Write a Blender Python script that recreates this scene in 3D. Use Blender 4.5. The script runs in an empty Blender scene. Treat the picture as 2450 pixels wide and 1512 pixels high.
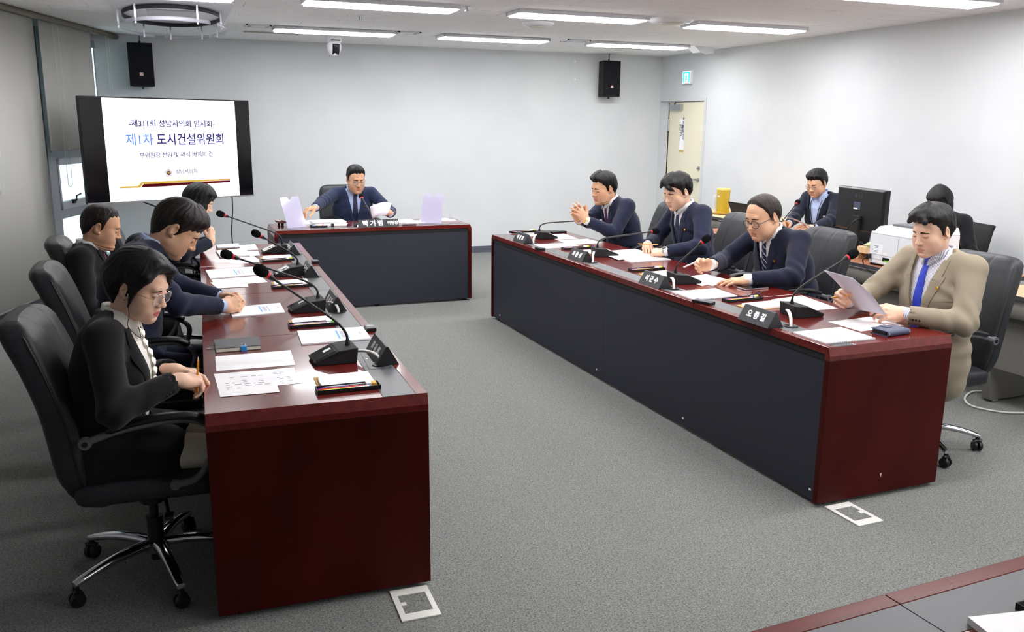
import bpy, math, random
import numpy as np
from mathutils import Matrix, Vector
random.seed(7)
sc = bpy.context.scene
C = sc.collection
PI = math.pi

# ---------------------------------------------------------------- camera
IW, IH = 2450, 1512
FPX, YAW, PITCH, ROLL, CAMZ = 2066.64, -0.367, -0.218, 0.009, 1.6656
_cy, _sy = math.cos(YAW), math.sin(YAW)
_F = np.array([-_sy*math.cos(PITCH), _cy*math.cos(PITCH), math.sin(PITCH)])
_r = np.array([_cy, _sy, 0.0]); _u = np.cross(_r, _F)
_R = math.cos(ROLL)*_r + math.sin(ROLL)*_u
_U = -math.sin(ROLL)*_r + math.cos(ROLL)*_u
cam_d = bpy.data.cameras.new('camera'); cam = bpy.data.objects.new('camera', cam_d); C.objects.link(cam)
cam_d.sensor_fit = 'HORIZONTAL'; cam_d.sensor_width = 36.0; cam_d.lens = FPX/IW*36.0
cam_d.clip_start = 0.05; cam_d.clip_end = 100
cam.matrix_world = Matrix(((_R[0], _U[0], -_F[0], 0), (_R[1], _U[1], -_F[1], 0), (_R[2], _U[2], -_F[2], CAMZ), (0, 0, 0, 1)))
sc.camera = cam

# ---------------------------------------------------------------- world, light levels, exposure
PANEL = 31.5      # emission of the ceiling light panels
SKY = 1.7         # daylight outside the window
w = bpy.data.worlds.new('world'); sc.world = w; w.use_nodes = True
bg = w.node_tree.nodes['Background']; bg.inputs[0].default_value = (0.80, 0.95, 1.0, 1); bg.inputs[1].default_value = SKY
sc.view_settings.view_transform = 'Standard'; sc.view_settings.look = 'None'
sc.view_settings.exposure = 0.0; sc.view_settings.gamma = 1.0; sc.view_settings.use_curve_mapping = False
try:
    sc.cycles.use_denoising = True
    sc.cycles.max_bounces = 12; sc.cycles.diffuse_bounces = 8; sc.cycles.glossy_bounces = 4
    sc.cycles.transparent_max_bounces = 12; sc.cycles.sample_clamp_indirect = 6.0
except Exception:
    pass

def pray(px, py):
    return _F + _R*(px-IW/2)/FPX - _U*(py-IH/2)/FPX
def at(px, py, x=None, y=None, z=None):
    """the point of a world plane seen along one sight line of the photograph"""
    d = pray(px, py); o = np.array([0, 0, CAMZ])
    t = (x-o[0])/d[0] if x is not None else (y-o[1])/d[1] if y is not None else (z-o[2])/d[2]
    return o + t*d

# ---------------------------------------------------------------- helpers
def lin(c):
    c = c/255.0
    return c/12.92 if c <= 0.04045 else ((c+0.055)/1.055)**2.4
def rgb(r, g, b): return (lin(r), lin(g), lin(b), 1.0)
def mat(name, col, rough=0.5, metal=0.0, spec=0.5, coat=0.0, sheen=0.0, emit=None, es=0.0, trans=0.0, alpha=1.0, ior=1.45, sss=0.0):
    m = bpy.data.materials.new(name); m.use_nodes = True
    b = m.node_tree.nodes['Principled BSDF']
    b.inputs['Base Color'].default_value = col if len(col) == 4 else rgb(*col)
    b.inputs['Roughness'].default_value = rough; b.inputs['Metallic'].default_value = metal
    b.inputs['Specular IOR Level'].default_value = spec; b.inputs['IOR'].default_value = ior
    b.inputs['Coat Weight'].default_value = coat; b.inputs['Sheen Weight'].default_value = sheen
    if coat: b.inputs['Coat Roughness'].default_value = 0.08
    if emit: b.inputs['Emission Color'].default_value = emit if len(emit) == 4 else rgb(*emit); b.inputs['Emission Strength'].default_value = es
    b.inputs['Transmission Weight'].default_value = trans; b.inputs['Alpha'].default_value = alpha
    if sss:
        b.inputs['Subsurface Weight'].default_value = sss; b.inputs['Subsurface Radius'].default_value = (0.012, 0.005, 0.003)
        b.inputs['Subsurface Scale'].default_value = 1.0
    return m
def noisy(m, c1, c2, scale=(20, 20, 20), detail=3, bump=0.0, bscale=None, lo=0.35, hi=0.65, rough2=None, dist=0.0):
    """mix two colours by noise in object space, with an optional bump"""
    nt = m.node_tree; b = nt.nodes['Principled BSDF']
    tc = nt.nodes.new('ShaderNodeTexCoord'); mp = nt.nodes.new('ShaderNodeMapping'); mp.inputs['Scale'].default_value = scale
    nz = nt.nodes.new('ShaderNodeTexNoise'); nz.inputs['Scale'].default_value = 1.0; nz.inputs['Detail'].default_value = detail
    nz.inputs['Distortion'].default_value = dist
    cr = nt.nodes.new('ShaderNodeValToRGB'); cr.color_ramp.elements[0].position = lo; cr.color_ramp.elements[1].position = hi
    cr.color_ramp.elements[0].color = rgb(*c1); cr.color_ramp.elements[1].color = rgb(*c2)
    L = nt.links.new
    L(tc.outputs['Object'], mp.inputs['Vector']); L(mp.outputs[0], nz.inputs['Vector']); L(nz.outputs[0], cr.inputs[0]); L(cr.outputs[0], b.inputs['Base Color'])
    if bump:
        n2 = nz
        if bscale:
            mp2 = nt.nodes.new('ShaderNodeMapping'); mp2.inputs['Scale'].default_value = bscale
            n2 = nt.nodes.new('ShaderNodeTexNoise'); n2.inputs['Scale'].default_value = 1.0; n2.inputs['Detail'].default_value = 2
            L(tc.outputs['Object'], mp2.inputs['Vector']); L(mp2.outputs[0], n2.inputs['Vector'])
        bp = nt.nodes.new('ShaderNodeBump'); bp.inputs['Strength'].default_value = bump; bp.inputs['Distance'].default_value = 0.004
        L(n2.outputs[0], bp.inputs['Height']); L(bp.outputs[0], b.inputs['Normal'])
    return m

def newmesh(name, v, f, mats, midx=None, smooth=None):
    me = bpy.data.meshes.new(name)
    me.from_pydata([tuple(map(float, p)) for p in v], [], f)
    for m in (mats if isinstance(mats, (list, tuple)) else [mats]): me.materials.append(m)
    if midx is not None: me.polygons.foreach_set('material_index', midx)
    if smooth is not None:
        me.polygons.foreach_set('use_smooth', [True]*len(me.polygons))
        if smooth < 180: me.set_sharp_from_angle(angle=math.radians(smooth))
    me.update()
    return me
def link(name, me, parent=None):
    o = bpy.data.objects.new(name, me); C.objects.link(o)
    if parent is not None: o.parent = parent
    return o
def tag(o, label=None, cat=None, group=None, kind=None):
    if label: o['label'] = label
    if cat: o['category'] = cat
    if group: o['group'] = group
    if kind: o['kind'] = kind
    return o
def thing(name, label, cat, loc=(0, 0, 0), rz=0.0, group=None):
    o = bpy.data.objects.new(name, None); C.objects.link(o); o.empty_display_size = 0.05
    o.location = [float(q) for q in loc]; o.rotation_euler = (0, 0, rz)
    return tag(o, label, cat, group)
def copy_tree(o, parent=None):
    c = o.copy(); C.objects.link(c)
    if parent is not None: c.parent = parent
    for ch in [x for x in C.objects if x.parent == o]: copy_tree(ch, c)
    return c

def rotz(a): return np.array([[math.cos(a), -math.sin(a), 0], [math.sin(a), math.cos(a), 0], [0, 0, 1.0]])
def rotx(a): return np.array([[1.0, 0, 0], [0, math.cos(a), -math.sin(a)], [0, math.sin(a), math.cos(a)]])
def roty(a): return np.array([[math.cos(a), 0, math.sin(a)], [0, 1.0, 0], [-math.sin(a), 0, math.cos(a)]])
def unit(v): v = np.asarray(v, float); return v/max(np.linalg.norm(v), 1e-9)
def frame(z, up=(0, 0, 1)):
    z = unit(z); x = np.cross(up, z)
    if np.linalg.norm(x) < 1e-4: x = np.cross((0, 1, 0), z)
    x = unit(x); return np.stack([x, np.cross(z, x), z], 1)

class MB:
    """collects shapes for ONE mesh"""
    def __init__(s): s.v = []; s.f = []; s.m = []
    def add(s, v, f, m=0):
        n = len(s.v); s.v += [np.asarray(p, float) for p in v]; s.f += [tuple(i+n for i in q) for q in f]; s.m += [m]*len(f); return s
    def box(s, c, d, R=None, m=0):
        c = np.asarray(c, float); h = np.asarray(d, float)/2
        v = [np.array([x, y, z])*h for z in (-1, 1) for y in (-1, 1) for x in (-1, 1)]
        if R is not None: v = [R@p for p in v]
        return s.add([p+c for p in v], [(0, 2, 3, 1), (4, 5, 7, 6), (0, 1, 5, 4), (2, 6, 7, 3), (0, 4, 6, 2), (1, 3, 7, 5)], m)
    def b2(s, lo, hi, m=0):
        lo = np.asarray(lo, float); hi = np.asarray(hi, float); return s.box((lo+hi)/2, hi-lo, None, m)
    def tube(s, pts, r, n=10, m=0, closed=False, flat=1.0):
        pts = [np.asarray(p, float) for p in pts]; k = len(pts)
        rr = r if isinstance(r, (list, tuple, np.ndarray)) else [r]*k
        tg = []
        for i in range(k):
            a = pts[(i-1) % k] if (closed or i > 0) else pts[i]; b = pts[(i+1) % k] if (closed or i < k-1) else pts[i]
            tg.append(unit(b-a))
        fr = frame(tg[0]); x = fr[:, 0]; v = []
        for i in range(k):
            x = unit(x-tg[i]*(x@tg[i])); y = np.cross(tg[i], x)
            for j in range(n):
                a = 2*PI*j/n; v.append(pts[i]+rr[i]*(math.cos(a)*x+math.sin(a)*y*flat))
        f = []
        for i in range(k if closed else k-1):
            for j in range(n):
                f.append((i*n+j, i*n+(j+1) % n, ((i+1) % k)*n+(j+1) % n, ((i+1) % k)*n+j))
        if not closed:
            f.append(tuple(range(n-1, -1, -1))); f.append(tuple((k-1)*n+j for j in range(n)))
        return s.add(v, f, m)
    def cyl(s, a, b, r, n=16, m=0, r2=None): return s.tube([a, b], [r, r if r2 is None else r2], n, m)
    def lathe(s, prof, n=24, o=(0, 0, 0), R=None, m=0):
        o = np.asarray(o, float); v = []; k = len(prof)
        for (r, z) in prof:
            for j in range(n):
                p = np.array([r*math.cos(2*PI*j/n), r*math.sin(2*PI*j/n), z])
                v.append(o+(R@p if R is not None else p))
        f = [(i*n+j, i*n+(j+1) % n, (i+1)*n+(j+1) % n, (i+1)*n+j) for i in range(k-1) for j in range(n)]
        f.append(tuple(range(n-1, -1, -1))); f.append(tuple((k-1)*n+j for j in range(n)))
        return s.add(v, f, m)
    def prism(s, poly, d, R=None, o=(0, 0, 0), m=0):
        """polygon in local XY (counter-clockwise) extruded from z=0 by d, then turned by R and moved by o"""
        o = np.asarray(o, float); n = len(poly)
        v = [np.array([x, y, 0.0]) for x, y in poly]+[np.array([x, y, d]) for x, y in poly]
        if R is not None: v = [R@p for p in v]
        f = [tuple(range(n-1, -1, -1)), tuple(range(n, 2*n))]+[(i, (i+1) % n, n+(i+1) % n, n+i) for i in range(n)]
        return s.add([p+o for p in v], f, m)
    def sheet(s, quad, t, m=0, up=(0, 0, 1)):
        q = [np.asarray(p, float) for p in quad]; n = len(q); up = np.asarray(up, float)*t
        return s.add(q+[p+up for p in q], [tuple(range(n-1, -1, -1)), tuple(range(n, 2*n))]+[(i, (i+1) % n, n+(i+1) % n, n+i) for i in range(n)], m)
    def grid(s, P, m=0, closed_u=False, closed_v=False):
        nu, nv = len(P), len(P[0]); v = [p for row in P for p in row]; f = []
        for i in range(nu if closed_u else nu-1):
            for j in range(nv if closed_v else nv-1):
                f.append((i*nv+j, ((i+1) % nu)*nv+j, ((i+1) % nu)*nv+(j+1) % nv, i*nv+(j+1) % nv))
        return s.add(v, f, m)
    def build(s, name, mats, parent=None, smooth=None, bevel=0.0, seg=2, solid=0.0):
        me = newmesh(name, s.v, s.f, mats, s.m, smooth)
        import bmesh
        bm = bmesh.new(); bm.from_mesh(me); bmesh.ops.recalc_face_normals(bm, faces=bm.faces); bm.to_mesh(me); bm.free()
        o = link(name, me, parent)
        if solid:
            q = o.modifiers.new('solid', 'SOLIDIFY'); q.thickness = solid; q.offset = 0
        if bevel:
            q = o.modifiers.new('bevel', 'BEVEL'); q.width = bevel; q.segments = seg; q.limit_method = 'ANGLE'; q.angle_limit = math.radians(40)
        return o

def bez(p, n=16):
    p = [np.asarray(q, float) for q in p]; out = []
    for i in range(n+1):
        t = i/n; q = p
        while len(q) > 1: q = [(1-t)*a+t*b for a, b in zip(q[:-1], q[1:])]
        out.append(q[0])
    return out
def spline(p, n=8):
    """Catmull-Rom through the points"""
    p = [np.asarray(q, float) for q in p]; p = [2*p[0]-p[1]]+p+[2*p[-1]-p[-2]]; out = []
    for i in range(1, len(p)-2):
        for k in range(n):
            t = k/n; a, b, c, d = p[i-1:i+3]
            out.append(0.5*(2*b+(c-a)*t+(2*a-5*b+4*c-d)*t*t+(3*b-a-3*c+d)*t**3))
    out.append(p[-2]); return out

def text(name, body, size, R, o, m, parent=None, bold=0.0, align='CENTER', sx=1.0, ext=0.0004, spacing=1.0):
    """lettering as a thin mesh: R's columns are reading direction, up, outward"""
    cu = bpy.data.curves.new('t', 'FONT'); cu.body = body; cu.size = size; cu.align_x = align; cu.align_y = 'CENTER'
    cu.extrude = ext; cu.offset = bold; cu.space_character = spacing; cu.resolution_u = 3
    ob = bpy.data.objects.new('t', cu); C.objects.link(ob)
    bpy.context.view_layer.update()
    me = bpy.data.meshes.new_from_object(ob.evaluated_get(bpy.context.evaluated_depsgraph_get()))
    bpy.data.objects.remove(ob); bpy.data.curves.remove(cu)
    n = len(me.vertices); co = np.zeros(n*3); me.vertices.foreach_get('co', co); co = co.reshape(-1, 3); co[:, 0] *= sx
    co = co@np.asarray(R, float).T+np.asarray(o, float)
    me.vertices.foreach_set('co', co.ravel()); me.materials.clear(); me.materials.append(m); me.name = name; me.update()
    return link(name, me, parent)

# ---------------------------------------------------------------- materials
M = {}
M['wall'] = noisy(mat('wall_paint', (208, 211, 213), 0.85, spec=0.2), (205, 208, 211), (211, 214, 215), (1.5, 1.5, 1.5), 3, 0.05, (260, 260, 260))
M['ceil'] = mat('ceiling_tile', (214, 212, 212), 0.95, spec=0.1)
M['carpet'] = noisy(mat('carpet', (126, 128, 126), 0.97, spec=0.08, sheen=0.1), (74, 76, 75), (136, 138, 134), (170, 170, 170), 4, 0.5, (420, 420, 420), 0.30, 0.62, dist=0.8)
M['skirt'] = mat('baseboard_vinyl', (84, 88, 98), 0.6)
M['wood'] = noisy(mat('mahogany_veneer', (98, 27, 21), 0.2, spec=0.5, coat=0.35), (88, 23, 18), (108, 32, 25), (30, 2.5, 30), 4, 0, None, 0.3, 0.7)
M['woodend'] = noisy(mat('mahogany_panel', (64, 15, 13), 0.38, spec=0.12), (56, 13, 11), (72, 17, 13), (5, 5, 2.0), 4, 0, None, 0.3, 0.7)
M['char'] = mat('charcoal_laminate', (46, 48, 57), 0.55, spec=0.3)
M['inlay'] = mat('grey_leatherette', (88, 90, 92), 0.42, spec=0.4)
M['black'] = mat('black_plastic', (20, 20, 23), 0.38)
M['matte'] = mat('black_matte', (17, 17, 20), 0.7)
M['foam'] = noisy(mat('black_foam', (14, 14, 16), 0.95, spec=0.1), (8, 8, 9), (22, 22, 24), (700, 700, 700), 2, 0.3)
M['leather'] = noisy(mat('black_leather', (40, 42, 45), 0.47, spec=0.38), (37, 39, 42), (43, 45, 48), (60, 60, 60), 3, 0.12, (330, 330, 330))
M['chrome'] = mat('polished_aluminium', (205, 205, 212), 0.13, 1.0)
M['steel'] = mat('brushed_steel', (178, 180, 184), 0.34, 1.0)
M['armgrey'] = mat('grey_arm_plastic', (98, 100, 104), 0.4)
M['white'] = mat('white_plastic', (232, 233, 236), 0.4)
M['paper'] = noisy(mat('paper', (246, 246, 248), 0.85, spec=0.15), (242, 242, 245), (249, 249, 250), (6, 6, 6), 2)
M['ink'] = mat('print_ink', (150, 152, 170), 0.9)
M['inkb'] = mat('blue_print', (120, 175, 225), 0.9)
M['inkd'] = mat('dark_ink', (35, 35, 50), 0.8)
M['red'] = mat('red_ring', (205, 25, 40), 0.4)
M['yellow'] = mat('yellow_marker', (238, 232, 40), 0.5)
M['pink'] = mat('pink_marker', (240, 110, 180), 0.5)
M['green'] = mat('green_marker', (150, 215, 90), 0.5)
M['orange'] = mat('orange_note', (245, 180, 70), 0.6)
M['purple'] = mat('violet_pen', (95, 75, 165), 0.45)
M['redpen'] = mat('red_pen', (220, 40, 60), 0.45)
M['kraft'] = mat('kraft_card', (196, 164, 96), 0.8)
M['pencil'] = mat('pencil_lacquer', (226, 150, 40), 0.4)
M['plate'] = mat('nameplate_black', (34, 36, 40), 0.45)
M['letter'] = mat('white_lettering', (240, 240, 242), 0.6, emit=None)
M['cable'] = mat('white_cable', (225, 224, 220), 0.5)
M['panel'] = mat('light_diffuser', (255, 255, 255), 0.5, emit=(1.0, 0.985, 1.0, 1), es=PANEL)
M['fixture'] = mat('white_fixture', (215, 216, 222), 0.5)
M['glass'] = mat('window_glass', (235, 248, 250), 0.02, trans=1.0, ior=1.01)
M['clear'] = mat('clear_acrylic', (205, 200, 225), 0.08, alpha=0.42)
M['alu'] = mat('window_aluminium', (150, 156, 163), 0.45, 0.3)
M['blind'] = noisy(mat('blind_fabric', (176, 176, 171), 0.9, spec=0.1), (172, 172, 168), (180, 180, 175), (1.2, 1.2, 0.3), 2, 0.04, (500, 500, 500))
M['gold'] = mat('gold_metal', (215, 175, 70), 0.28, 1.0)
M['silver'] = mat('silver_metal', (200, 202, 205), 0.2, 1.0)

def ceiling_nodes(m):
    nt = m.node_tree; b = nt.nodes['Principled BSDF']; L = nt.links.new
    tc = nt.nodes.new('ShaderNodeTexCoord'); mp = nt.nodes.new('ShaderNodeMapping')
    br = nt.nodes.new('ShaderNodeTexBrick'); br.inputs['Scale'].default_value = 1.0
    br.inputs['Brick Width'].default_value = 0.6; br.inputs['Row Height'].default_value = 0.3; br.inputs['Mortar Size'].default_value = 0.0022
    br.inputs['Color1'].default_value = rgb(244, 243, 243); br.inputs['Color2'].default_value = rgb(241, 240, 240); br.inputs['Mortar'].default_value = rgb(165, 163, 162)
    nz = nt.nodes.new('ShaderNodeTexNoise'); nz.inputs['Scale'].default_value = 60; nz.inputs['Detail'].default_value = 4
    n3 = nt.nodes.new('ShaderNodeTexNoise'); n3.inputs['Scale'].default_value = 1.3
    cr = nt.nodes.new('ShaderNodeValToRGB'); cr.color_ramp.elements[0].position = 0.28; cr.color_ramp.elements[1].position = 0.42
    cr.color_ramp.elements[0].color = rgb(176, 174, 174); cr.color_ramp.elements[1].color = rgb(255, 255, 255)
    mx = nt.nodes.new('ShaderNodeMix'); mx.data_type = 'RGBA'; mx.blend_type = 'MULTIPLY'; mx.inputs[0].default_value = 0.45
    c3 = nt.nodes.new('ShaderNodeValToRGB'); c3.color_ramp.elements[0].position = 0.5; c3.color_ramp.elements[1].position = 0.56
    c3.color_ramp.elements[0].color = (0, 0, 0, 1); c3.color_ramp.elements[1].color = (1, 1, 1, 1)
    m2 = nt.nodes.new('ShaderNodeMix'); m2.data_type = 'RGBA'; m2.inputs[6].default_value = rgb(243, 242, 242)
    L(tc.outputs['Object'], mp.inputs['Vector']); L(mp.outputs[0], br.inputs['Vector']); L(tc.outputs['Object'], nz.inputs['Vector'])
    L(tc.outputs['Object'], n3.inputs['Vector']); L(n3.outputs[0], c3.inputs[0]); L(c3.outputs[0], m2.inputs[0]); L(br.outputs[0], m2.inputs[7])
    L(nz.outputs[0], cr.inputs[0]); L(m2.outputs[2], mx.inputs[6]); L(cr.outputs[0], mx.inputs[7]); L(mx.outputs[2], b.inputs['Base Color'])
ceiling_nodes(M['ceil'])

# ---------------------------------------------------------------- the room
XR, YB, ZC = 6.3335, 10.8173, 2.595
YN = -3.2                       # wall behind the photographer
def wx(y): return -0.76+0.30*(y-10.82)      # window wall line
def bx(y): return -0.52+0.30*(y-10.82)      # blind line
def struct(name, mb, m, parent=None, **k):
    o = mb.build(name, m, parent, **k)
    if parent is None: o['kind'] = 'structure'
    return o
XL = wx(YN)-0.3
struct('floor', MB().b2((XL-.3, YN-.2, -.1), (XR+.2, YB+.2, 0)), M['carpet'])
struct('ceiling', MB().b2((XL-.3, YN-.2, ZC), (XR+.2, YB+.2, ZC+.12)), M['ceil'])
struct('wall_back', MB().b2((-.765, YB, 0), (XR+.2, YB+.2, ZC)), M['wall'])
# right wall with the doorway y 9.70..10.56
DY0, DY1, DZ = 9.70, 10.575, 1.985
wr = MB(); wr.b2((XR, YN-.2, 0), (XR+.2, DY0, ZC)); wr.b2((XR, DY1, 0), (XR+.2, YB, ZC)); wr.b2((XR, DY0, DZ), (XR+.2, DY1, ZC)); wr.b2((XR+.12, DY0, 0), (XR+.2, DY1, DZ))
struct('wall_right', wr, M['wall'])
struct('wall_front', MB().b2((XL-.3, YN-.2, 0), (XR+.2, YN, ZC)), M['wall'])
def skirt(name, a, b, th=.012, h=.085):
    a = np.array([a[0], a[1], 0.]); b = np.array([b[0], b[1], 0.]); d = unit(b-a); n = np.array([-d[1], d[0], 0])*th
    struct(name, MB().add([a, b, b+n, a+n]+[p+np.array([0, 0, h]) for p in (a, b, b+n, a+n)],
           [(0, 3, 2, 1), (4, 5, 6, 7), (0, 1, 5, 4), (1, 2, 6, 5), (2, 3, 7, 6), (3, 0, 4, 7)]), M['skirt'])
skirt('baseboard_back', (XR, YB), (-.74, YB))
skirt('baseboard_right', (XR, YN), (XR, DY0-.06))
# left window wall: solid stretch, sill, head and the glazed bay by the corner
def slab(y0, y1, z0, z1, d0=0.0, d1=.18):
    """block along the window line between two y, d = depth outwards"""
    n = np.array([-1, .30, 0])/math.hypot(1, .3)
    P = []
    for z in (z0, z1):
        for (y, d) in ((y0, d0), (y1, d0), (y1, d1), (y0, d1)):
            P.append(np.array([wx(y), y, z])+n*d)
    return MB().add(P, [(0, 3, 2, 1), (4, 5, 6, 7), (0, 1, 5, 4), (1, 2, 6, 5), (2, 3, 7, 6), (3, 0, 4, 7)])
wl = MB()
for a in ((YN-.3, 9.44, 0, ZC), (9.44, 10.84, 0, .14), (9.44, 10.84, 2.52, ZC)):
    q = slab(*a); wl.add(q.v, q.f)
struct('wall_left', wl, M['wall'])
q = slab(YN, 9.44, 0, .10, -.02, 0.0); struct('baseboard_left', q, M['skirt'])
wf = MB()
for a in ((9.44, 9.605, .14, 2.52, -.03, .06), (10.812, 10.84, .14, 2.52, -.0, .008), (9.60, 10.80, .14, .20, -.02, .06), (9.60, 10.80, .71, .80, -.02, .06),
          (9.60, 10.80, 1.30, 1.40, -.02, .06), (9.60, 10.80, 2.44, 2.52, -.02, .06)):
    q = slab(*a); wf.add(q.v, q.f)
win = struct('window_1', wf, M['alu'])
sf = MB()
for a in ((9.605, 9.64, .80, 1.30, -.035, .02), (10.765, 10.805, .80, 1.30, -.035, .02), (9.605, 10.805, .80, .875, -.035, .02), (9.605, 10.805, 1.235, 1.30, -.035, .02)):
    q = slab(*a); sf.add(q.v, q.f)
struct('window_sash', sf, mat('sash_aluminium', (176, 182, 188), .4, .3), win)
gl = MB()
for a in ((9.605, 10.812, .20, .71, .02, .026), (9.64, 10.765, .875, 1.235, .0, .006), (9.605, 10.812, 1.40, 2.44, .02, .026)):
    q = slab(*a); gl.add(q.v, q.f)
struct('window_glass', gl, M['glass'], win)
hn = np.array([1, -.3, 0])/math.hypot(1, .3); hd = np.array([.3, 1, 0])/math.hypot(1, .3)
hp = np.array([wx(9.87), 9.87, .865])+hn*.04
hm = MB(); hm.box(hp, (.03, .05, .04), rotz(math.atan2(.3, -1)+PI)); hm.tube([hp, hp+hn*.03+np.array([0, 0, .01]), hp+hn*.032+np.array([0, 0, .055]), hp+hn*.032+hd*.11+np.array([0, 0, .068])], .008, 8)
struct('window_handle', hm, M['black'], win, smooth=40)

# roller blinds: rail, two fabrics, bead chains
def bpt(y, z, off=0.0): return np.array([bx(y), y, z])+hn*off
rl = MB(); rl.tube([bpt(4.0, 2.565), bpt(10.80, 2.565)], .028, 10)
rail = thing('blind_rail', 'long brown blind rail along the ceiling above the windows', 'blind rail'); rl.build('rail_tube', mat('rail_bronze', (118, 112, 100), .5, .3), rail, 40)
def blind(y0, y1, z0, label, folds):
    P = []
    for i in range(25):
        y = y0+(y1-y0)*i/24
        P.append([bpt(y, z, -.012+folds*math.sin(i*.9)+folds*.6*math.sin(i*.37+1)) for z in (z0, 2.535)])
    m = MB().grid(P)
    t = thing('roller_blind', label, 'blind', (0, 0, 0))
    m.build('blind_fabric', M['blind'], t, 180, solid=.002)
    MB().tube([bpt(y0, z0, -.012), bpt(y1, z0, -.012)], .009, 8).build('bottom_bar', M['armgrey'], t, 40)
    return t
bl1 = blind(4.0, 8.93, .125, 'wide grey roller blind pulled down to the floor, left edge of the view', .012)
bl2 = blind(9.03, 10.14, 1.385, 'grey roller blind lowered halfway above the handled window', .002)
def chain(y, z0, par, sp=.045):
    p = [bpt(y, 2.54, .02), bpt(y, z0+.15, .02)]+[bpt(y+sp/2-sp/2*math.cos(a), z0+.03-.03*math.sin(a), .02) for a in np.linspace(.2, PI-.2, 7)]+[bpt(y+sp, z0+.15, .02), bpt(y+sp*1.2, 2.54, .02)]
    MB().tube(p, .0022, 6).build('blind_cord', bpy.data.materials.get('cord_white') or mat('cord_white', (205, 205, 200), .6), par, 60)
chain(9.24, 1.05, bl2, .09)
chain(10.46, 1.5, rail, .05)
chain(8.02, 1.08, bl1, .06)

# door in the right wall
dr = thing('door_1', None, None, (0, 0, 0)); dr['kind'] = 'structure'
fm = MB(); fm.b2((XR-.012, DY0-.045, 0), (XR+.10, DY0, DZ+.04)); fm.b2((XR-.012, DY1, 0), (XR+.10, DY1+.02, DZ+.04)); fm.b2((XR-.012, DY0, DZ), (XR+.10, DY1, DZ+.04))
fm.build('door_frame', mat('frame_grey', (205, 207, 208), .5), dr)
DX = XR+.012
MB().b2((DX, DY0+.006, .008), (DX+.045, DY1-.004, DZ-.006)).build('door_leaf', noisy(mat('cream_door', (226, 221, 196), .5), (222, 217, 192), (229, 224, 200), (1, 2, .6), 2), dr, bevel=.002)
cl = MB(); cl.b2((DX-.05, 10.23, 1.875), (DX, 10.50, 1.945)); cl.tube([(DX-.03, 10.40, 1.955), (DX-.10, 10.26, 1.975), (DX-.06, 10.70, 1.99)], .011, 8)
cl.build('door_closer', M['steel'], dr, 40)
hi = MB(); hi.cyl((DX-.008, DY1-.005, 1.60), (DX-.008, DY1-.005, 1.76), .013); hi.cyl((DX-.008, DY1-.005, .3), (DX-.008, DY1-.005, .46), .013); hi.build('door_hinge', M['steel'], dr, 40)
lv = MB(); lv.lathe([(.028, 0), (.028, .012), (.012, .014), (.012, .05)], 16, (DX, 9.775, .985), roty(-PI/2)); lv.tube([(DX-.05, 9.775, .985), (DX-.055, 9.93, .985)], .011, 10)
lv.build('door_handle', M['steel'], dr, 40)
lk = MB(); lk.lathe([(.026, 0), (.026, .01), (.016, .012), (.014, .03)], 16, (DX, 9.775, 1.13), roty(-PI/2)); lk.build('door_lock', M['steel'], dr, 40)
nt_ = thing('door_notice', 'narrow vertical white notice taped on the cream door', 'sign', (DX-.001, 10.22, 1.56))
MB().b2((-.001, -.055, -.235), (0.0005, .055, .20)).build('notice_paper', M['paper'], nt_)
MB().b2((-.0012, -.055, -.235), (-.0008, .055, -.205)).build('notice_edge', M['kraft'], nt_)
Rn = np.array([[0, 0, -1.], [-1, 0, 0], [0, 1, 0]])     # reading -y, up z, outward -x
text('notice_text', '회\n의\n중\n입\n니\n다', .050, Rn, (-.0016, -.024, .07), M['inkd'], nt_, .001)
text('notice_text', '출입을\n삼가해\n주시기\n바랍\n니다', .032, Rn, (-.0016, .026, .05), M['inkd'], nt_, .0008)
ex = thing('exit_sign', 'small green lit exit sign high on the right wall above the door', 'exit sign', (XR, 10.11, 2.29))
MB().b2((-.035, -.105, -.088), (0, .105, .088)).build('sign_case', M['white'], ex, bevel=.006)
MB().b2((-.037, -.088, -.072), (-.034, .088, .072)).build('sign_face', mat('exit_white', (255, 255, 255), .5, emit=(225, 255, 255), es=1.2), ex)
eg = mat('exit_green', (60, 220, 210), .5, emit=(60, 225, 220), es=1.0)
gm = MB(); gm.b2((-.039, .048, -.066), (-.036, .08, .066)); gm.b2((-.039, -.08, -.066), (-.036, -.05, .066)); gm.b2((-.039, -.08, .048), (-.036, .08, .066))
gm.tube([(-.038, .0, .032), (-.038, .001, .031)], .011, 10); gm.tube([(-.038, .0, .02), (-.038, -.004, -.012)], .010, 8); gm.tube([(-.038, -.004, -.012), (-.038, .018, -.034), (-.038, .010, -.058)], .006, 8)
gm.tube([(-.038, -.004, -.012), (-.038, -.018, -.03), (-.038, -.034, -.036)], .006, 8); gm.tube([(-.038, .0, .014), (-.038, .024, .002)], .005, 8); gm.tube([(-.038, .0, .016), (-.038, -.022, .004)], .005, 8)
gm.build('running_figure', eg, ex)

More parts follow.
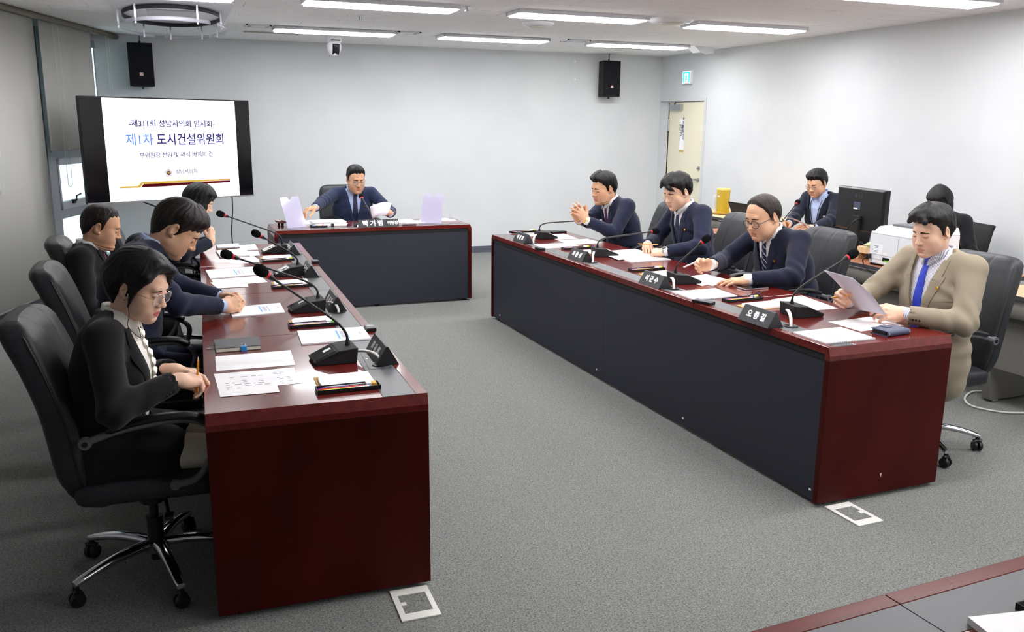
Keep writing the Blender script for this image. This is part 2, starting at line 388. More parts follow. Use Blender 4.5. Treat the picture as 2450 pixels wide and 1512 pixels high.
# ceiling lights (grid of surface panels)
def ceiling_light(x, y, label):
    t = thing('ceiling_light', label, 'ceiling light', (x, y, ZC), 0, 'long ceiling light panels')
    f = MB(); w_, l_ = .155, .61
    f.b2((-l_, -w_, -.03), (l_, -w_+.02, -.001)); f.b2((-l_, w_-.02, -.03), (l_, w_, -.001)); f.b2((-l_, -w_, -.03), (-l_+.02, w_, -.001)); f.b2((l_-.02, -w_, -.03), (l_, w_, -.001)); f.b2((-l_, -w_, -.006), (l_, w_, -.001))
    f.build('light_frame', M['fixture'], t)
    MB().b2((-l_+.02, -w_+.02, -.040), (l_-.02, w_-.02, -.012)).build('diffuser', M['panel'], t)
    return t
L0 = None
names = {(1.60, 9.27): 'bright ceiling panel above the left half of the back wall, beside the round camera', (3.32, 9.27): 'bright ceiling panel in the middle of the row nearest the back wall',
         (5.10, 9.27): 'bright ceiling panel above the right wall loudspeaker', (1.60, 7.10): 'bright ceiling panel cut by the top edge, left of centre',
         (3.32, 7.10): 'bright ceiling panel right of centre in the second row from the back wall', (5.10, 7.20): 'bright ceiling panel beside the pale round ceiling vent, close to the right wall',
         (5.12, 5.10): 'bright ceiling panel cut by the top edge near the right wall', (-.12, 7.15): 'bright ceiling panel just above the ceiling air conditioner',
         (1.60, 4.95): None, (3.32, 5.0): None, (3.32, 2.85): None, (5.10, 2.85): None, (1.60, 2.85): None, (3.32, .7): None, (5.1, .7): None, (3.32, -1.4): None, (5.1, -1.4): None}
for (x, y), lb in names.items():
    if L0 is None: L0 = ceiling_light(x, y, lb)
    else:
        o = copy_tree(L0); o.location = (x, y, ZC); tag(o, lb or 'bright ceiling panel overhead, out of the picture')
# air conditioner cassette with a round wind guard
ac = thing('ceiling_air_conditioner', 'square white ceiling air conditioner with hanging curved wind deflectors', 'air conditioner', (.05, 8.42, ZC))
acb = MB(); acb.b2((-.47, -.90, -.018), (.47, .90, -.001)); acb.build('cassette_panel', M['fixture'], ac, bevel=.006)
gr = MB(); 
for i in range(15): gr.b2((-.20, -.30+.04*i, -.03), (.20, -.285+.04*i, -.016))
gr.build('intake_grille', M['white'], ac)
def arc(r, a0, a1, z0, z1, sx=.95, sy=1.75, n=28):
    P = []
    for i in range(n+1):
        a = a0+(a1-a0)*i/n; P.append([np.array([r*sx*math.cos(a), r*sy*math.sin(a), z]) for z in (z0, z1)])
    return MB().grid(P)
arc(.42, 0, 2*PI, -.02, -.055, .95, 1.75, 60).build('outlet_ring', mat('dark_slot', (52, 52, 62), .6), ac, 180, solid=.004)
cw = mat('deflector_acrylic', (205, 205, 218), .15, alpha=.42)
for k, (a0, a1) in enumerate(((PI*.62, PI*1.12), (PI*1.2, PI*1.72), (-PI*.22, PI*.22), (PI*.25, PI*.56))):
    d = arc(.47, a0, a1, -.125, -.155).build('wind_deflector', cw, ac, 180, solid=.004)
    for f in (.15, .85):
        b_ = MB(); a = a0+(a1-a0)*f; p = np.array([.455*.95*math.cos(a), .455*1.75*math.sin(a), 0]); b_.b2(p+(-.007, -.007, -.165), p+(.007, .007, -.015)); b_.b2(p+(-.02, -.02, -.02), p+(.02, .02, -.012))
        b_.build('bracket', M['steel'], d)
def vent(x, y, l, wd, label, cat='vent', m='fixture'):
    t = thing('ceiling_vent', label, cat, (x, y, ZC), 0, 'ceiling vents')
    f = MB(); f.b2((-l, -wd, -.012), (l, -wd+.018, -.001)); f.b2((-l, wd-.018, -.012), (l, wd, -.001)); f.b2((-l, -wd, -.012), (-l+.018, wd, -.001)); f.b2((l-.018, -wd, -.012), (l, wd, -.001))
    f.build('vent_frame', M[m], t)
    MB().b2((-l+.018, -wd+.018, -.006), (l-.018, wd-.018, -.001)).build('vent_face', mat('vent_beige', (176, 172, 160), .7), t)
    MB().b2((-l+.05, -wd+.05, -.011), (l-.05, wd-.05, -.005)).build('vent_plate', M[m], t)
    return t
vent(.84, 9.22, .12, .11, 'small square ceiling vent left of the first back row panel')
vent(2.34, 9.20, .12, .11, 'small square ceiling vent between the first and second back row panels')
vent(4.27, 9.20, .14, .11, 'small square ceiling vent left of the panel above the right loudspeaker')
def lineslot(x, y, l, label):
    t = thing('ceiling_slot', label, 'vent', (x, y, ZC)); MB().b2((-l, -.06, -.006), (l, .06, -.001)).build('slot_face', mat('slot_beige', (150, 143, 128), .7), t); MB().b2((-l-.01, -.07, -.004), (l+.01, .07, -.0005)).build('slot_frame', M['fixture'], t)
lineslot(1.03, 9.83, .28, 'beige ceiling slot vent behind the first back row panel')
lineslot(5.28, 9.82, .31, 'beige ceiling slot vent above the right wall loudspeaker')
def disc(x, y, r, label, nm='smoke_detector', cat='detector', m='white'):
    t = thing(nm, label, cat, (x, y, ZC))
    MB().lathe([(r, 0), (r, -.012), (r*.86, -.03), (r*.55, -.036), (.001, -.036)], 28).build('disc_body', M[m], t, 50)
    MB().lathe([(r*.6, -.036), (r*.55, -.045), (.001, -.046)], 24).build('disc_cap', mat('cap_ivory', (214, 212, 200), .6), t, 50)
disc(3.24, 7.82, .15, 'round ceiling diffuser between the second and first panel rows', 'round_diffuser', 'vent')
disc(4.20, 7.05, .20, 'pale yellow round ceiling vent at the end of a light panel', 'round_vent', 'vent')
for (px, py, lb) in ((862, 38, 'tiny sprinkler head on the ceiling above the round camera'), (1117, 16, 'tiny sprinkler head at the right end of the top left panel')):
    p = at(px, py, z=ZC); t = thing('sprinkler', lb, 'sprinkler', p)
    MB().lathe([(.035, 0), (.035, -.004), (.012, -.006), (.012, -.03), (.02, -.032), (.02, -.036)], 14).build('sprinkler_head', M['steel'], t, 40)
t = thing('ceiling_box', 'white wedge shaped wireless box on the ceiling in the right corner', 'access point', (5.95, 9.37, ZC), .2)
MB().prism([(-.16, 0), (-.05, -.07), (.05, -.045), (.16, -.075), (.16, -.001), (-.16, -.001)], .14, rotx(PI/2)).build('box_body', M['white'], t)
# dome camera
t = thing('ceiling_camera', 'white round pan and tilt camera hanging from the ceiling', 'camera', (1.72, 10.05, ZC))
MB().lathe([(.085, 0), (.09, -.03), (.082, -.055), (.07, -.06)], 28).build('camera_mount', M['white'], t, 45)
MB().b2((-.045, -.092, -.046), (.055, -.07, -.034)).build('sensor_window', M['black'], t, bevel=.003)
MB().lathe([(.066, -.055), (.082, -.09), (.076, -.14), (.055, -.18), (.03, -.20), (.001, -.205)], 28).build('camera_head', M['white'], t, 60)
e_ = []
for i in range(9):
    a = -.1+1.25*i/8; e_.append([np.array([x, -.086*math.cos(a)-.002, -.09-.105*math.sin(a)]) for x in (-.03, .012, .045)])
MB().grid(e_).build('camera_visor', M['black'], t, 180, solid=.008)
MB().lathe([(.024, 0), (.022, .012), (.014, .014), (.001, .008)], 18, (.008, -.078, -.14), rotx(PI/2+.4)).build('camera_lens', mat('lens_glass', (30, 34, 44), .05), t, 40)
# wall speakers
sp_m = noisy(mat('speaker_grille', (21, 22, 27), .75, spec=.2), (16, 17, 21), (26, 27, 32), (900, 900, 900), 1)
lg_w = mat('logo_white', (235, 235, 235), .5); lg_o = mat('logo_orange', (215, 80, 40), .5)
def speaker(x, label):
    t = thing('wall_speaker', label, 'loudspeaker', (x, YB-.22, 2.27), 0, 'wall loudspeakers')
    b = MB().prism([(-.128, 0), (.128, 0), (.10, .19), (-.10, .19)], .46, None, (0, 0, -.23)); b.build('cabinet', M['matte'], t, bevel=.006)
    MB().b2((-.122, -.012, -.215), (.122, .002, .222)).build('grille', sp_m, t, bevel=.008)
    k = MB(); k.b2((-.03, .18, -.05), (.03, .219, .05)); k.cyl((0, .1, .23), (0, .1, .255), .012, 10); k.cyl((0, .08, -.255), (0, .08, -.23), .012, 10); k.build('bracket', M['black'], t)
    MB().tube([(0, .1, .25), (.004, .1, .324)], .005, 6).build('speaker_cable', M['black'], t)
    lb = MB(); lb.b2((-.018, -.0145, -.118), (.018, -.0115, -.086)); lb_o = lb.build('logo_plate', lg_w, t)
    MB().b2((-.015, -.0155, -.110), (.015, -.0140, -.089)).build('logo_field', lg_o, t)
    text('logo_text', 'JBL', .016, np.array([[1., 0, 0], [0, 0, -1], [0, 1, 0]]), (0, -.016, -.099), lg_w, t, .0008)
    return t
speaker(-.29, 'black wall loudspeaker in the left corner above the big screen')
speaker(5.46, 'black wall loudspeaker in the right corner near the exit sign')
# wear on the right wall
ws = MB(); rnd = random.Random(3)
for i in range(7):
    y = 4.93-.006*i+rnd.uniform(-.006, .006); z = 1.33-.05*i; ws.b2((XR-.0012, y-.012*rnd.random()-.004, z-.03), (XR-.0004, y+.008, z+.012*rnd.random()))
tag(ws.build('wall_scuff', mat('scuff_grey', (196, 193, 186), .9)), 'faint grey scuff on the right wall above the seated staff woman', 'scuff mark')
for (px, py, w_) in ((1376, 147, 'upper'), (1376, 190, 'lower')):
    p = at(px, py, y=YB-.001); tag(MB().lathe([(.013, 0), (.012, .002), (.001, .002)], 12, p, rotx(PI/2)).build('wall_plug', mat('filler_white', (245, 245, 245), .8)), w_+' of two tiny white filled holes high on the back wall', 'filled hole', 'filled holes on the back wall')

# ---------------------------------------------------------------- council tables
TZ = 0.74
def table(name, label, loc, rz, W, L, sx, nb, vis_x=True):
    """long table; local y = length, panel side at x=W when sx=1 (mirrored when sx=-1); nb boards along the length"""
    t = thing(name, label, 'table', loc, rz)
    X = lambda x: x if sx > 0 else W-x
    def bb(mb, x0, x1, y0, y1, z0, z1, m=0): mb.b2((min(X(x0), X(x1)), y0, z0), (max(X(x0), X(x1)), y1, z1), m)
    cx, cz = .013, .038
    top = MB(); g = .0012
    for i in range(nb):
        a, b = cx+(L-2*cx)*i/nb+(g if i else 0), cx+(L-2*cx)*(i+1)/nb-(g if i < nb-1 else 0)
        bb(top, 0, .585*W/.743, a, b, TZ-.034, TZ); bb(top, .702*W/.743, W, a, b, TZ-.034, TZ)
    bb(top, .585*W/.743, .702*W/.743, cx, L-cx, TZ-.034, TZ-.004)
    for (y0, s) in ((0, 1), (L, -1)):
        prof = [(y0+s*cx, TZ), (y0, TZ-cz), (y0, TZ-.06), (y0+s*.03, TZ-.06), (y0+s*.03, TZ-.034), (y0+s*cx, TZ-.034)]
        v = [np.array([x, y, z]) for x in (0, W) for (y, z) in prof]; n = len(prof)
        top.add(v, [tuple(range(n)), tuple(range(2*n-1, n-1, -1))]+[(i, i+n, (i+1) % n+n, (i+1) % n) for i in range(n)])
    top.build('tabletop', M['wood'], t, bevel=.0018, seg=2)
    ni = max(1, nb//2)
    for i in range(ni):
        m_ = MB(); a, b = cx+.004+(L-2*cx-.008)*i/ni, cx+.004+(L-2*cx-.008)*(i+1)/ni-.003
        bb(m_, .586*W/.743, .701*W/.743, a, b, TZ-.004, TZ-.0003); m_.build('inlay_strip', M['inlay'], t)
    for (y0, y1) in ((0, .030), (L-.030, L)):
        e = MB(); e.b2((0, y0, .018), (W, y1, TZ-.0605)); e.build('end_panel', M['woodend'], t, bevel=.002)
    for i in range(max(1, nb//2)):
        m_ = MB(); a, b = .031+(L-.062)*i/ni, .031+(L-.062)*(i+1)/ni-.002
        bb(m_, W-.028, W-.010, a, b, .022, TZ-.036); m_.build('front_panel', M['char'], t)
    gm = MB(); bb(gm, W-.0098, W-.006, .031, L-.031, TZ-.062, TZ-.036); gm.build('front_groove', M['matte'], t)
    for (fx, fy) in ((.07, .05), (W-.07, .05), (.07, L-.05), (W-.07, L-.05), (W-.07, L/2), (.07, L/2)):
        MB().lathe([(.022, 0.0), (.024, .008), (.02, .02)], 14, (fx, fy, 0)).build('foot_glide', M['black'], t, 40)
    return t
table('council_table', 'long mahogany table at left with dark end panel towards the camera', (.0274, 2.829, 0), -.0226, .7428, 4.1406, 1, 4)
table('council_table', 'long mahogany table at right with charcoal front panel facing the aisle', (2.5673, 2.8624, 0), .018, .7119, 4.1373, -1, 4)
# the chairman's desk across the far end: local y runs along world -x ... built turned by +90 degrees
table('chairman_desk', 'mahogany desk at the far end before the back wall with charcoal front', (.7493, 8.3584, 0), -PI/2+.0092, .575, 1.8236, 1, 2)
table('council_table', 'mahogany table edge cut off by the bottom right corner of the picture', (.35, 1.168, 0), -PI/2+.05, .7428, 1.87, -1, 4)

# screw caps low on the right table's front panel
for (px, py) in ((1187, 752), (1302, 817), (1453, 903), (1665, 1023)):
    p = at(px, py, x=2.5673-.0)
tt = [o for o in C.objects if o.get('label', '').startswith('long mahogany table at right')][0]
for y in (.06, 1.1, 2.15, 3.95):
    MB().box((.0095, y, .065), (.002, .014, .010)).build('screw_cap', M['white'], tt)
MB().prism([(-.006, .009), (.007, .010), (.001, -.010)], .0008, rotx(PI/2), (.36, -.0002, .105)).build('veneer_chip', mat('chip_pale', (214, 190, 165), .7), tt)

# ---------------------------------------------------------------- executive chairs
def sellipse(n, a, b, e):
    out = []
    for i in range(n):
        t = 2*PI*i/n; c, s = math.cos(t), math.sin(t)
        out.append((a*abs(c)**(2/e)*(1 if c >= 0 else -1), b*abs(s)**(2/e)*(1 if s >= 0 else -1)))
    return out
def interp(x, xs, ys): return float(np.interp(x, xs, ys))
def make_chair(label, base=True):
    t = thing('executive_chair', label, 'chair', (0, 0, 0), 0, 'black leather council chairs')
    # backrest: stacked superellipses following a reclined, slightly S-shaped line
    zs = [.395, .41, .45, .52, .62, .72, .82, .92, .99, 1.03, 1.05, 1.064, 1.072]
    wv = [.150, .195, .225, .243, .250, .252, .250, .243, .234, .222, .206, .182, .140]
    yv = [-.205, -.215, -.225, -.232, -.240, -.255, -.280, -.310, -.337, -.354, -.362, -.368, -.371]
    tv = [.022, .038, .052, .060, .062, .060, .058, .060, .064, .062, .054, .040, .016]
    zs = [z if z < .5 else .5+(z-.5)*.92 for z in zs]
    zz = np.concatenate([np.linspace(zs[0], zs[-1]-.05, 40), zs[-1]-.05*(1-np.sin(np.linspace(.15, PI/2, 10)))])
    def sm(a):
        a = np.interp(zz, zs, a); b = a.copy()
        for _ in range(6): b[1:-1] = (b[:-2]+2*b[1:-1]+b[2:])/4
        b[:3] = a[:3]; b[-10:] = a[-10:]; return b
    wv, yv, tv, zs = sm(wv), sm(yv), sm(tv), zz
    P = []
    n = 140
    for z in zz:
        a, b, y = interp(z, zs, wv), interp(z, zs, tv), interp(z, zs, yv)
        ring = []
        for (px, py) in sellipse(n, a, b, 3.2):
            if py > 0:
                d = math.exp(-((abs(px)-.085)/.006)**2)*.007+.012*max(0, (1-(px/.085)**2))*(1 if abs(px) < .085 else 0)*.5
                py += .018*(abs(px)/a)**4-d                      # side bolsters and two sewn seams
            ring.append(np.array([px, y+py, z]))
        P.append(ring)
    mb = MB().grid(P, closed_v=True); k = len(P)
    mb.f.append(tuple(range(n-1, -1, -1))); mb.m.append(0); mb.f.append(tuple((k-1)*n+j for j in range(n))); mb.m.append(0)
    bk = mb.build('backrest', M['leather'], t, 60)
    for s in (-1, 1):
        pts = [np.array([s*(interp(z, zs, wv)-.004), interp(z, zs, yv)+.030*s*s, z]) for z in zz[2:-9]]
        MB().tube(pts, .0055, 8).build('piping', M['black'], bk, 60)
    # seat
    P = []
    for i, y in enumerate(np.linspace(-.24, .26, 22)):
        e = min(1, (min(y+.24, .26-y)/.06)) if min(y+.24, .26-y) < .06 else 1
        e = math.sqrt(max(.02, 1-(1-e)**2))
        P.append([np.array([px*(.60+.40*e), y, .415+.045*(y < 0)*0+pz*(.35+.65*e)+(.012*(abs(px)/.25)**3 if pz > 0 else 0)]) for (px, pz) in sellipse(36, .245, .055, 3.0)])
    mb = MB().grid(P, closed_v=True); mb.f.append(tuple(range(36))); mb.m.append(0); mb.f.append(tuple((len(P)-1)*36+j for j in range(36))); mb.m.append(0)
    mb.build('seat', M['leather'], t, 60)
    # arms: flat loop from the back over and down to the seat side, padded on top
    for s in (-1, 1):
        x = s*.272
        pts = spline([(x, -.16, .630), (x*1.02, -.06, .662), (x*1.03, .08, .682), (x*1.03, .18, .674), (x*1.02, .242, .628), (x*1.0, .232, .555), (x*.97, .175, .462), (x*.95, .10, .442)], 6)
        a = MB().tube(pts, .0125, 8, flat=1.0); a.lathe([(.02, -.012), (.022, 0), (.02, .012)], 14, (x, -.165, .627), roty(PI/2)); a.lathe([(.017, -.01), (.019, 0), (.017, .01)], 14, (x*.95, .10, .442), roty(PI/2))
        ar = a.build('armrest', M['armgrey'], t, 60)
        MB().lathe([(.009, -.016), (.009, .016)], 12, (x, -.165, .627), roty(PI/2)).build('arm_bolt', M['black'], ar, 40)
        pad = spline([(x*1.01, -.10, .664), (x*1.03, -.01, .688), (x*1.035, .09, .699), (x*1.035, .175, .692), (x*1.025, .222, .664)], 6)
        mb = MB().tube(pad, [.012]+[.021]*(len(pad)-2)+[.012], 12); 
        for i, q in enumerate(mb.v):
            c = pad[min(len(pad)-1, i//12)]; mb.v[i] = np.array([c[0]+(q[0]-c[0])*1.25, q[1], c[2]+(q[2]-c[2])*.62])
        mb.build('arm_pad', M['black'], ar, 60)
    # mechanism, gas lift, star base, casters
    mb = MB(); mb.b2((-.09, -.12, .325), (.09, .11, .365)); mb.tube([(.09, .05, .335), (.25, .07, .325)], .007, 8); mb.b2((.22, .055, .318), (.27, .085, .33)); mb.cyl((0, 0, .285), (0, 0, .33), .045, 16)
    mb.tube([(0, -.10, .35), (0, -.21, .37), (0, -.26, .48)], .022, 8)
    mb.build('tilt_mechanism', M['black'], t, bevel=.004)
    mb = MB(); mb.cyl((0, 0, .16), (0, 0, .28), .0165, 16); mb.cyl((0, 0, .10), (0, 0, .225), .030, 20); mb.cyl((0, 0, .055), (0, 0, .1), .024, 16)
    mb.build('gas_lift', M['black'], t, 40)
    hb = MB().lathe([(.036, .085), (.046, .09), (.048, .125), (.038, .135)], 20).build('base_hub', M['chrome'], t, 40)
    for i in range(5):
        a = 2*PI*i/5+.3; d = np.array([math.cos(a), math.sin(a), 0]); q = np.array([-d[1], d[0], 0])
        P = []
        for u in np.linspace(0, 1, 14):
            r = .03+.29*u; z = .118-.036*u**1.6+.008*math.sin(PI*u); wv_, hv = .024-.006*u, .019-.006*u
            if u > .93: wv_ *= .8; hv *= .8
            P.append([d*r+q*wv_*c+np.array([0, 0, z+hv*s]) for (c, s) in sellipse(14, 1, 1, 2.4)])
        mb = MB().grid(P, closed_v=True); mb.f.append(tuple(range(14))); mb.m.append(0); mb.f.append(tuple(13*14+j for j in range(14))); mb.m.append(0)
        mb.build('base_leg', M['chrome'], t, 50)
        c = d*.312; b = a+1.1*i; ax = np.array([math.cos(b), math.sin(b), 0])
        fr = frame(ax)
        mb = MB()
        for s in (-1, 1): mb.lathe([(.010, .004), (.026, .006), (.0265, .018), (.021, .024), (.001, .025)] if s > 0 else [(.001, -.025), (.021, -.024), (.0265, -.018), (.026, -.006), (.010, -.004)], 18, c+np.array([0, 0, .0268]), fr)
        mb.cyl(c+np.array([0, 0, .02]), c+np.array([0, 0, .075]), .011, 10)
        mb.tube([c+np.array([0, 0, .052])-ax*.02, c+np.array([0, 0, .058]), c+np.array([0, 0, .052])+ax*.02], .012, 8)
        mb.build('caster', M['black'], t, 45)
    return t
# ---------------------------------------------------------------- staff desks along the right wall
wood_l = noisy(mat('light_desk_wood', (206, 158, 120), .4), (196, 148, 110), (212, 166, 128), (3, 30, 3), 3)
steel_g = noisy(mat('grey_desk_steel', (112, 110, 104), .5, spec=.4), (108, 106, 100), (116, 114, 108), (300, 300, 300), 2, .08)
desk_edge = mat('desk_edge', (62, 62, 66), .5)
def staff_desk(label, x0, x1, y0, y1, top, shade):
    t = thing('office_desk', label, 'desk', ((x0+x1)/2, (y0+y1)/2, 0), 0)
    a, b = (x1-x0)/2, (y1-y0)/2
    MB().b2((-a, -b, .698), (a, b, .722)).build('desktop', top, t, bevel=.004)
    e = MB(); e.b2((-a-.006, -b, .694), (-a, b, .722)); e.b2((-a, -b-.004, .694), (a, -b, .722)); e.b2((-a, b, .694), (a, b+.004, .722)); e.build('edge_band', desk_edge, t, bevel=.003)
    for s in (-1, 1):
        leg = MB(); yy = s*(b-.035)
        leg.add([(-a+.13, yy-.03, .012), (a-.10, yy-.03, .012), (a-.10, yy+.03, .012), (-a+.13, yy+.03, .012), (-a+.015, yy-.03, .69), (a-.20, yy-.03, .69), (a-.20, yy+.03, .69), (-a+.015, yy+.03, .69)],
                [(0, 3, 2, 1), (4, 5, 6, 7), (0, 1, 5, 4), (1, 2, 6, 5), (2, 3, 7, 6), (3, 0, 4, 7)])
        leg.b2((-a+.15, yy-.035, 0), (-a+.20, yy+.035, .014)); leg.b2((a-.17, yy-.035, 0), (a-.12, yy+.035, .014))
        leg.build('side_leg', steel_g, t, bevel=.006)
    P = []
    for z, x in ((.685, .025), (.66, .012), (.62, .010), (.585, .02), (.575, .05)): P.append([np.array([-a+x, y, z]) for y in (-b+.07, b-.07)])
    MB().grid(P).build('cable_cover', steel_g, t, 60, solid=.004)
    MB().b2((-a+.085, -b+.07, .24), (-a+.10, b-.07, .60)).build('modesty_panel', steel_g, t)
    return t
staff_desk('grey steel desk under the monitor and printer, wooden top', 4.50, 5.22, 4.02, 6.95, noisy(mat('brown_desk_wood', (152, 96, 66), .4), (142, 88, 60), (160, 104, 72), (3, 30, 3), 3), 1)
staff_desk('grey steel desk at the right picture edge, pale wooden top', 4.50, 5.22, 2.30, 3.80, wood_l, 0)
staff_desk('low side desk by the door under the yellow jug', 5.35, 6.05, 7.35, 8.62, mat('pale_top', (214, 190, 150), .5), 0)

# staff chairs (dark mesh office chairs)
def make_mesh_chair(label):
    t = thing('office_chair', label, 'chair', (0, 0, 0), 0)
    P = []
    for z in np.linspace(.52, .92, 10):
        u = (z-.52)/.40; hw = .215+.03*math.sin(PI*min(1, u*1.1)); y = -.22-.06*u+.03*math.sin(PI*u)
        P.append([np.array([hw*s, y-.03*s*s+.02, z]) for s in np.linspace(-1, 1, 13)])
    MB().grid(P).build('backrest', M['matte'], t, 180, solid=.028)
    MB().b2((-.23, -.22, .43), (.23, .24, .49)).build('seat', M['matte'], t, bevel=.025, seg=4)
    MB().tube([(0, -.05, .41), (0, -.27, .43), (0, -.30, .62)], .018, 8).build('back_stem', M['black'], t, 50)
    MB().cyl((0, 0, .07), (0, 0, .43), .025, 14).build('gas_lift', M['black'], t, 40)
    for s in (-1, 1): MB().tube(spline([(s*.25, -.10, .44), (s*.28, -.08, .62), (s*.28, .08, .64)], 5), .014, 8).build('armrest', M['black'], t, 50)
    for i in range(5):
        a = 2*PI*i/5; d = np.array([math.cos(a), math.sin(a), 0])
        MB().tube([d*.02+(0, 0, .10), d*.17+(0, 0, .09), d*.30+(0, 0, .07)], [.02, .017, .012], 8).build('base_leg', M['black'], t, 50)
        MB().lathe([(.026, -.02), (.028, 0), (.026, .02)], 14, d*.30+(0, 0, .028), frame((-d[1], d[0], 0))).build('caster', M['black'], t, 45)
    return t
# television on a stand, turned towards the room
tv = thing('television', 'big black television showing the white meeting title slide', 'television', (-.0275, 9.005, 0), math.atan2(.652, 1.496))
TW, TH, TB = .816, .478, .926
MB().b2((-TW, .0, TB), (TW, .055, TB+2*TH)).build('tv_case', M['black'], tv, bevel=.006)
MB().b2((-.35, .05, TB+.15), (.35, .085, TB+.6)).build('tv_back', M['matte'], tv, bevel=.01)
scr = mat('screen_black', (8, 8, 11), .12)
MB().b2((-TW+.008, -.002, TB+.014), (TW-.008, .001, TB+2*TH-.008)).build('screen', scr, tv)
bez_ = MB(); bez_.b2((-TW, -.006, TB), (TW, .002, TB+.013)); bez_.build('lower_bezel', M['steel'], tv)
sw = mat('slide_white', (255, 255, 255), .6, emit=(1, 1, 1, 1), es=1.15)
def emi(n, r, g, b, s=1.0): return mat(n, (4, 4, 4), .6, spec=0.0, emit=(r, g, b), es=s)
navy, sky_, goldc, maroon, pale = emi('slide_navy', 48, 42, 120), emi('slide_blue', 110, 155, 240), emi('slide_gold', 222, 184, 80), emi('slide_maroon', 92, 12, 20), emi('slide_line', 222, 228, 245)
SX0, SX1, SZ0, SZ1 = -.617, .658, TB+.013, TB+2*TH-.012
MB().b2((SX0, -.0045, SZ0), (SX1, -.0015, SZ1)).build('slide', sw, tv)
def sxz(u, v): return SX0+(SX1-SX0)*u, SZ1-(SZ1-SZ0)*v
def srect(n, u0, v0, u1, v1, m, d=.0055):
    a, b = sxz(u0, v1), sxz(u1, v0); MB().b2((a[0], -d, a[1]), (b[0], -.004, b[1])).build(n, m, tv)
RT = np.array([[1., 0, 0], [0, 0, -1], [0, 1, 0]])
def stext(body, u, v, size, m, bold=0.0, sx=1.0, align='CENTER', n='slide_text', spacing=1.0):
    x, z = sxz(u, v); return text(n, body, size, RT, (x, -.0052, z), m, tv, bold, align, sx, .0003, spacing)
for a in ((.075, .098, .925, .102), (.075, .868, .925, .872), (.075, .098, .0775, .872), (.9225, .098, .925, .872)): srect('slide_border', *a, pale)
stext('-제311회 성남시의회 임시회-', .50, .245, .070, navy, .0013, 1.0)
stext('제1차', .244, .405, .116, sky_, .0016, .95)
stext('도시건설위원회', .633, .405, .116, navy, .0018, .91)
stext('부위원장 선임 및 의석 배치의 건', .515, .555, .054, navy, .0008, 1.0)
stext('성남시의회', .578, .728, .047, emi('slide_ink', 70, 66, 130), .0007)
stext('Seongnam City Council', .578, .766, .0150, emi('slide_ink2', 150, 150, 195), 0)
em = MB(); ex_, ez_ = sxz(.44, .735)
for i in range(5):
    a = PI/2+2*PI*i/5; em.tube([(ex_+.026*math.cos(a), -.0050, ez_+.026*math.sin(a)), (ex_+.026*math.cos(a), -.0053, ez_+.026*math.sin(a))], .017, 16)
em.build('emblem_petals', emi('emblem_grey', 226, 220, 222), tv)
MB().cyl((ex_, -.0052, ez_), (ex_, -.0058, ez_), .019, 20).build('emblem_core', emi('emblem_brown', 84, 36, 26), tv)
text('emblem_text', '의회', .015, RT, (ex_, -.006, ez_), emi('emblem_gold', 240, 210, 140), tv, .0003)
def sband(n, pts, m, d):
    P = [sxz(u, v) for u, v in pts]; MB().add([np.array([x, -.0045, z]) for x, z in P]+[np.array([x, -d, z]) for x, z in P], [tuple(range(len(P))), tuple(range(2*len(P)-1, len(P)-1, -1))]).build(n, m, tv)
sband('slide_band', [(.075, .853), (.205, .853), (.232, .815), (.925, .815), (.925, .832), (.24, .838), (.22, .870), (.075, .870)], goldc, .0056)
sband('slide_band', [(.225, .868), (.245, .838), (.925, .834), (.925, .853), (.40, .868)], maroon, .0058)
st = MB(); st.b2((-.05, .03, .05), (.05, .075, TB+.3)); st.b2((-.36, -.22, .03), (.36, .30, .05))
for q in ((-.33, -.19), (.33, -.19), (-.33, .27), (.33, .27)): st.cyl((q[0], q[1], 0), (q[0], q[1], .03), .025, 12)
st.build('tv_stand', M['black'], tv, bevel=.004)
tag(MB().tube(spline([(-.36, 9.02, .93), (-.2, 9.2, .84), (.02, 9.16, .76), (.05, 9.14, .5), (.1, 9.2, .01)], 8), .007, 8).build('power_cable', M['black'], None, 60), 'black cable sagging under the left half of the television', 'cable')
tag(MB().tube(spline([(.50, 9.245, 1.0), (.50, 9.27, .8), (.478, 9.28, .55), (.49, 9.29, .3), (.52, 9.3, .006), (.7, 9.6, .006)], 8), .006, 8).build('power_cable', M['black'], None, 60), 'thin black cable hanging straight down from the right half of the television', 'cable')
# floor outlet frames
def floor_box(x, y, rz, label):
    t = thing('floor_outlet', label, 'floor outlet', (x, y, 0), rz, 'floor outlet frames')
    f = MB(); a, b = .070, .104; i0, i1, j0, j1 = -.048, .050, -.062, .060
    for q in ((-a, -b, a, j0), (-a, j1, a, b), (-a, j0, i0, j1), (i1, j0, a, j1)): f.b2((q[0], q[1], .0), (q[2], q[3], .006))
    f.b2((i0, -.008, .0), (i0+.018, .012, .0065)); f.build('outlet_frame', mat('ivory_plastic', (214, 212, 206), .55), t, bevel=.0015)
    MB().b2((i0, j0, 0), (i1, j1, .004)).build('carpet_lid', M['carpet'], t)
    return t
floor_box(.682, 2.712, -.02, 'pale square floor outlet frame at the foot of the left table')
floor_box(2.682, 2.756, .03+PI, 'pale square floor outlet frame at the foot of the right table')

# ---------------------------------------------------------------- things on the tables
def tp(px, py, z=TZ): return at(px, py, z=z)
ALONG_L = unit((.0226, 1, 0)); ALONG_R = unit((-.018, 1, 0))      # length directions of the two long tables

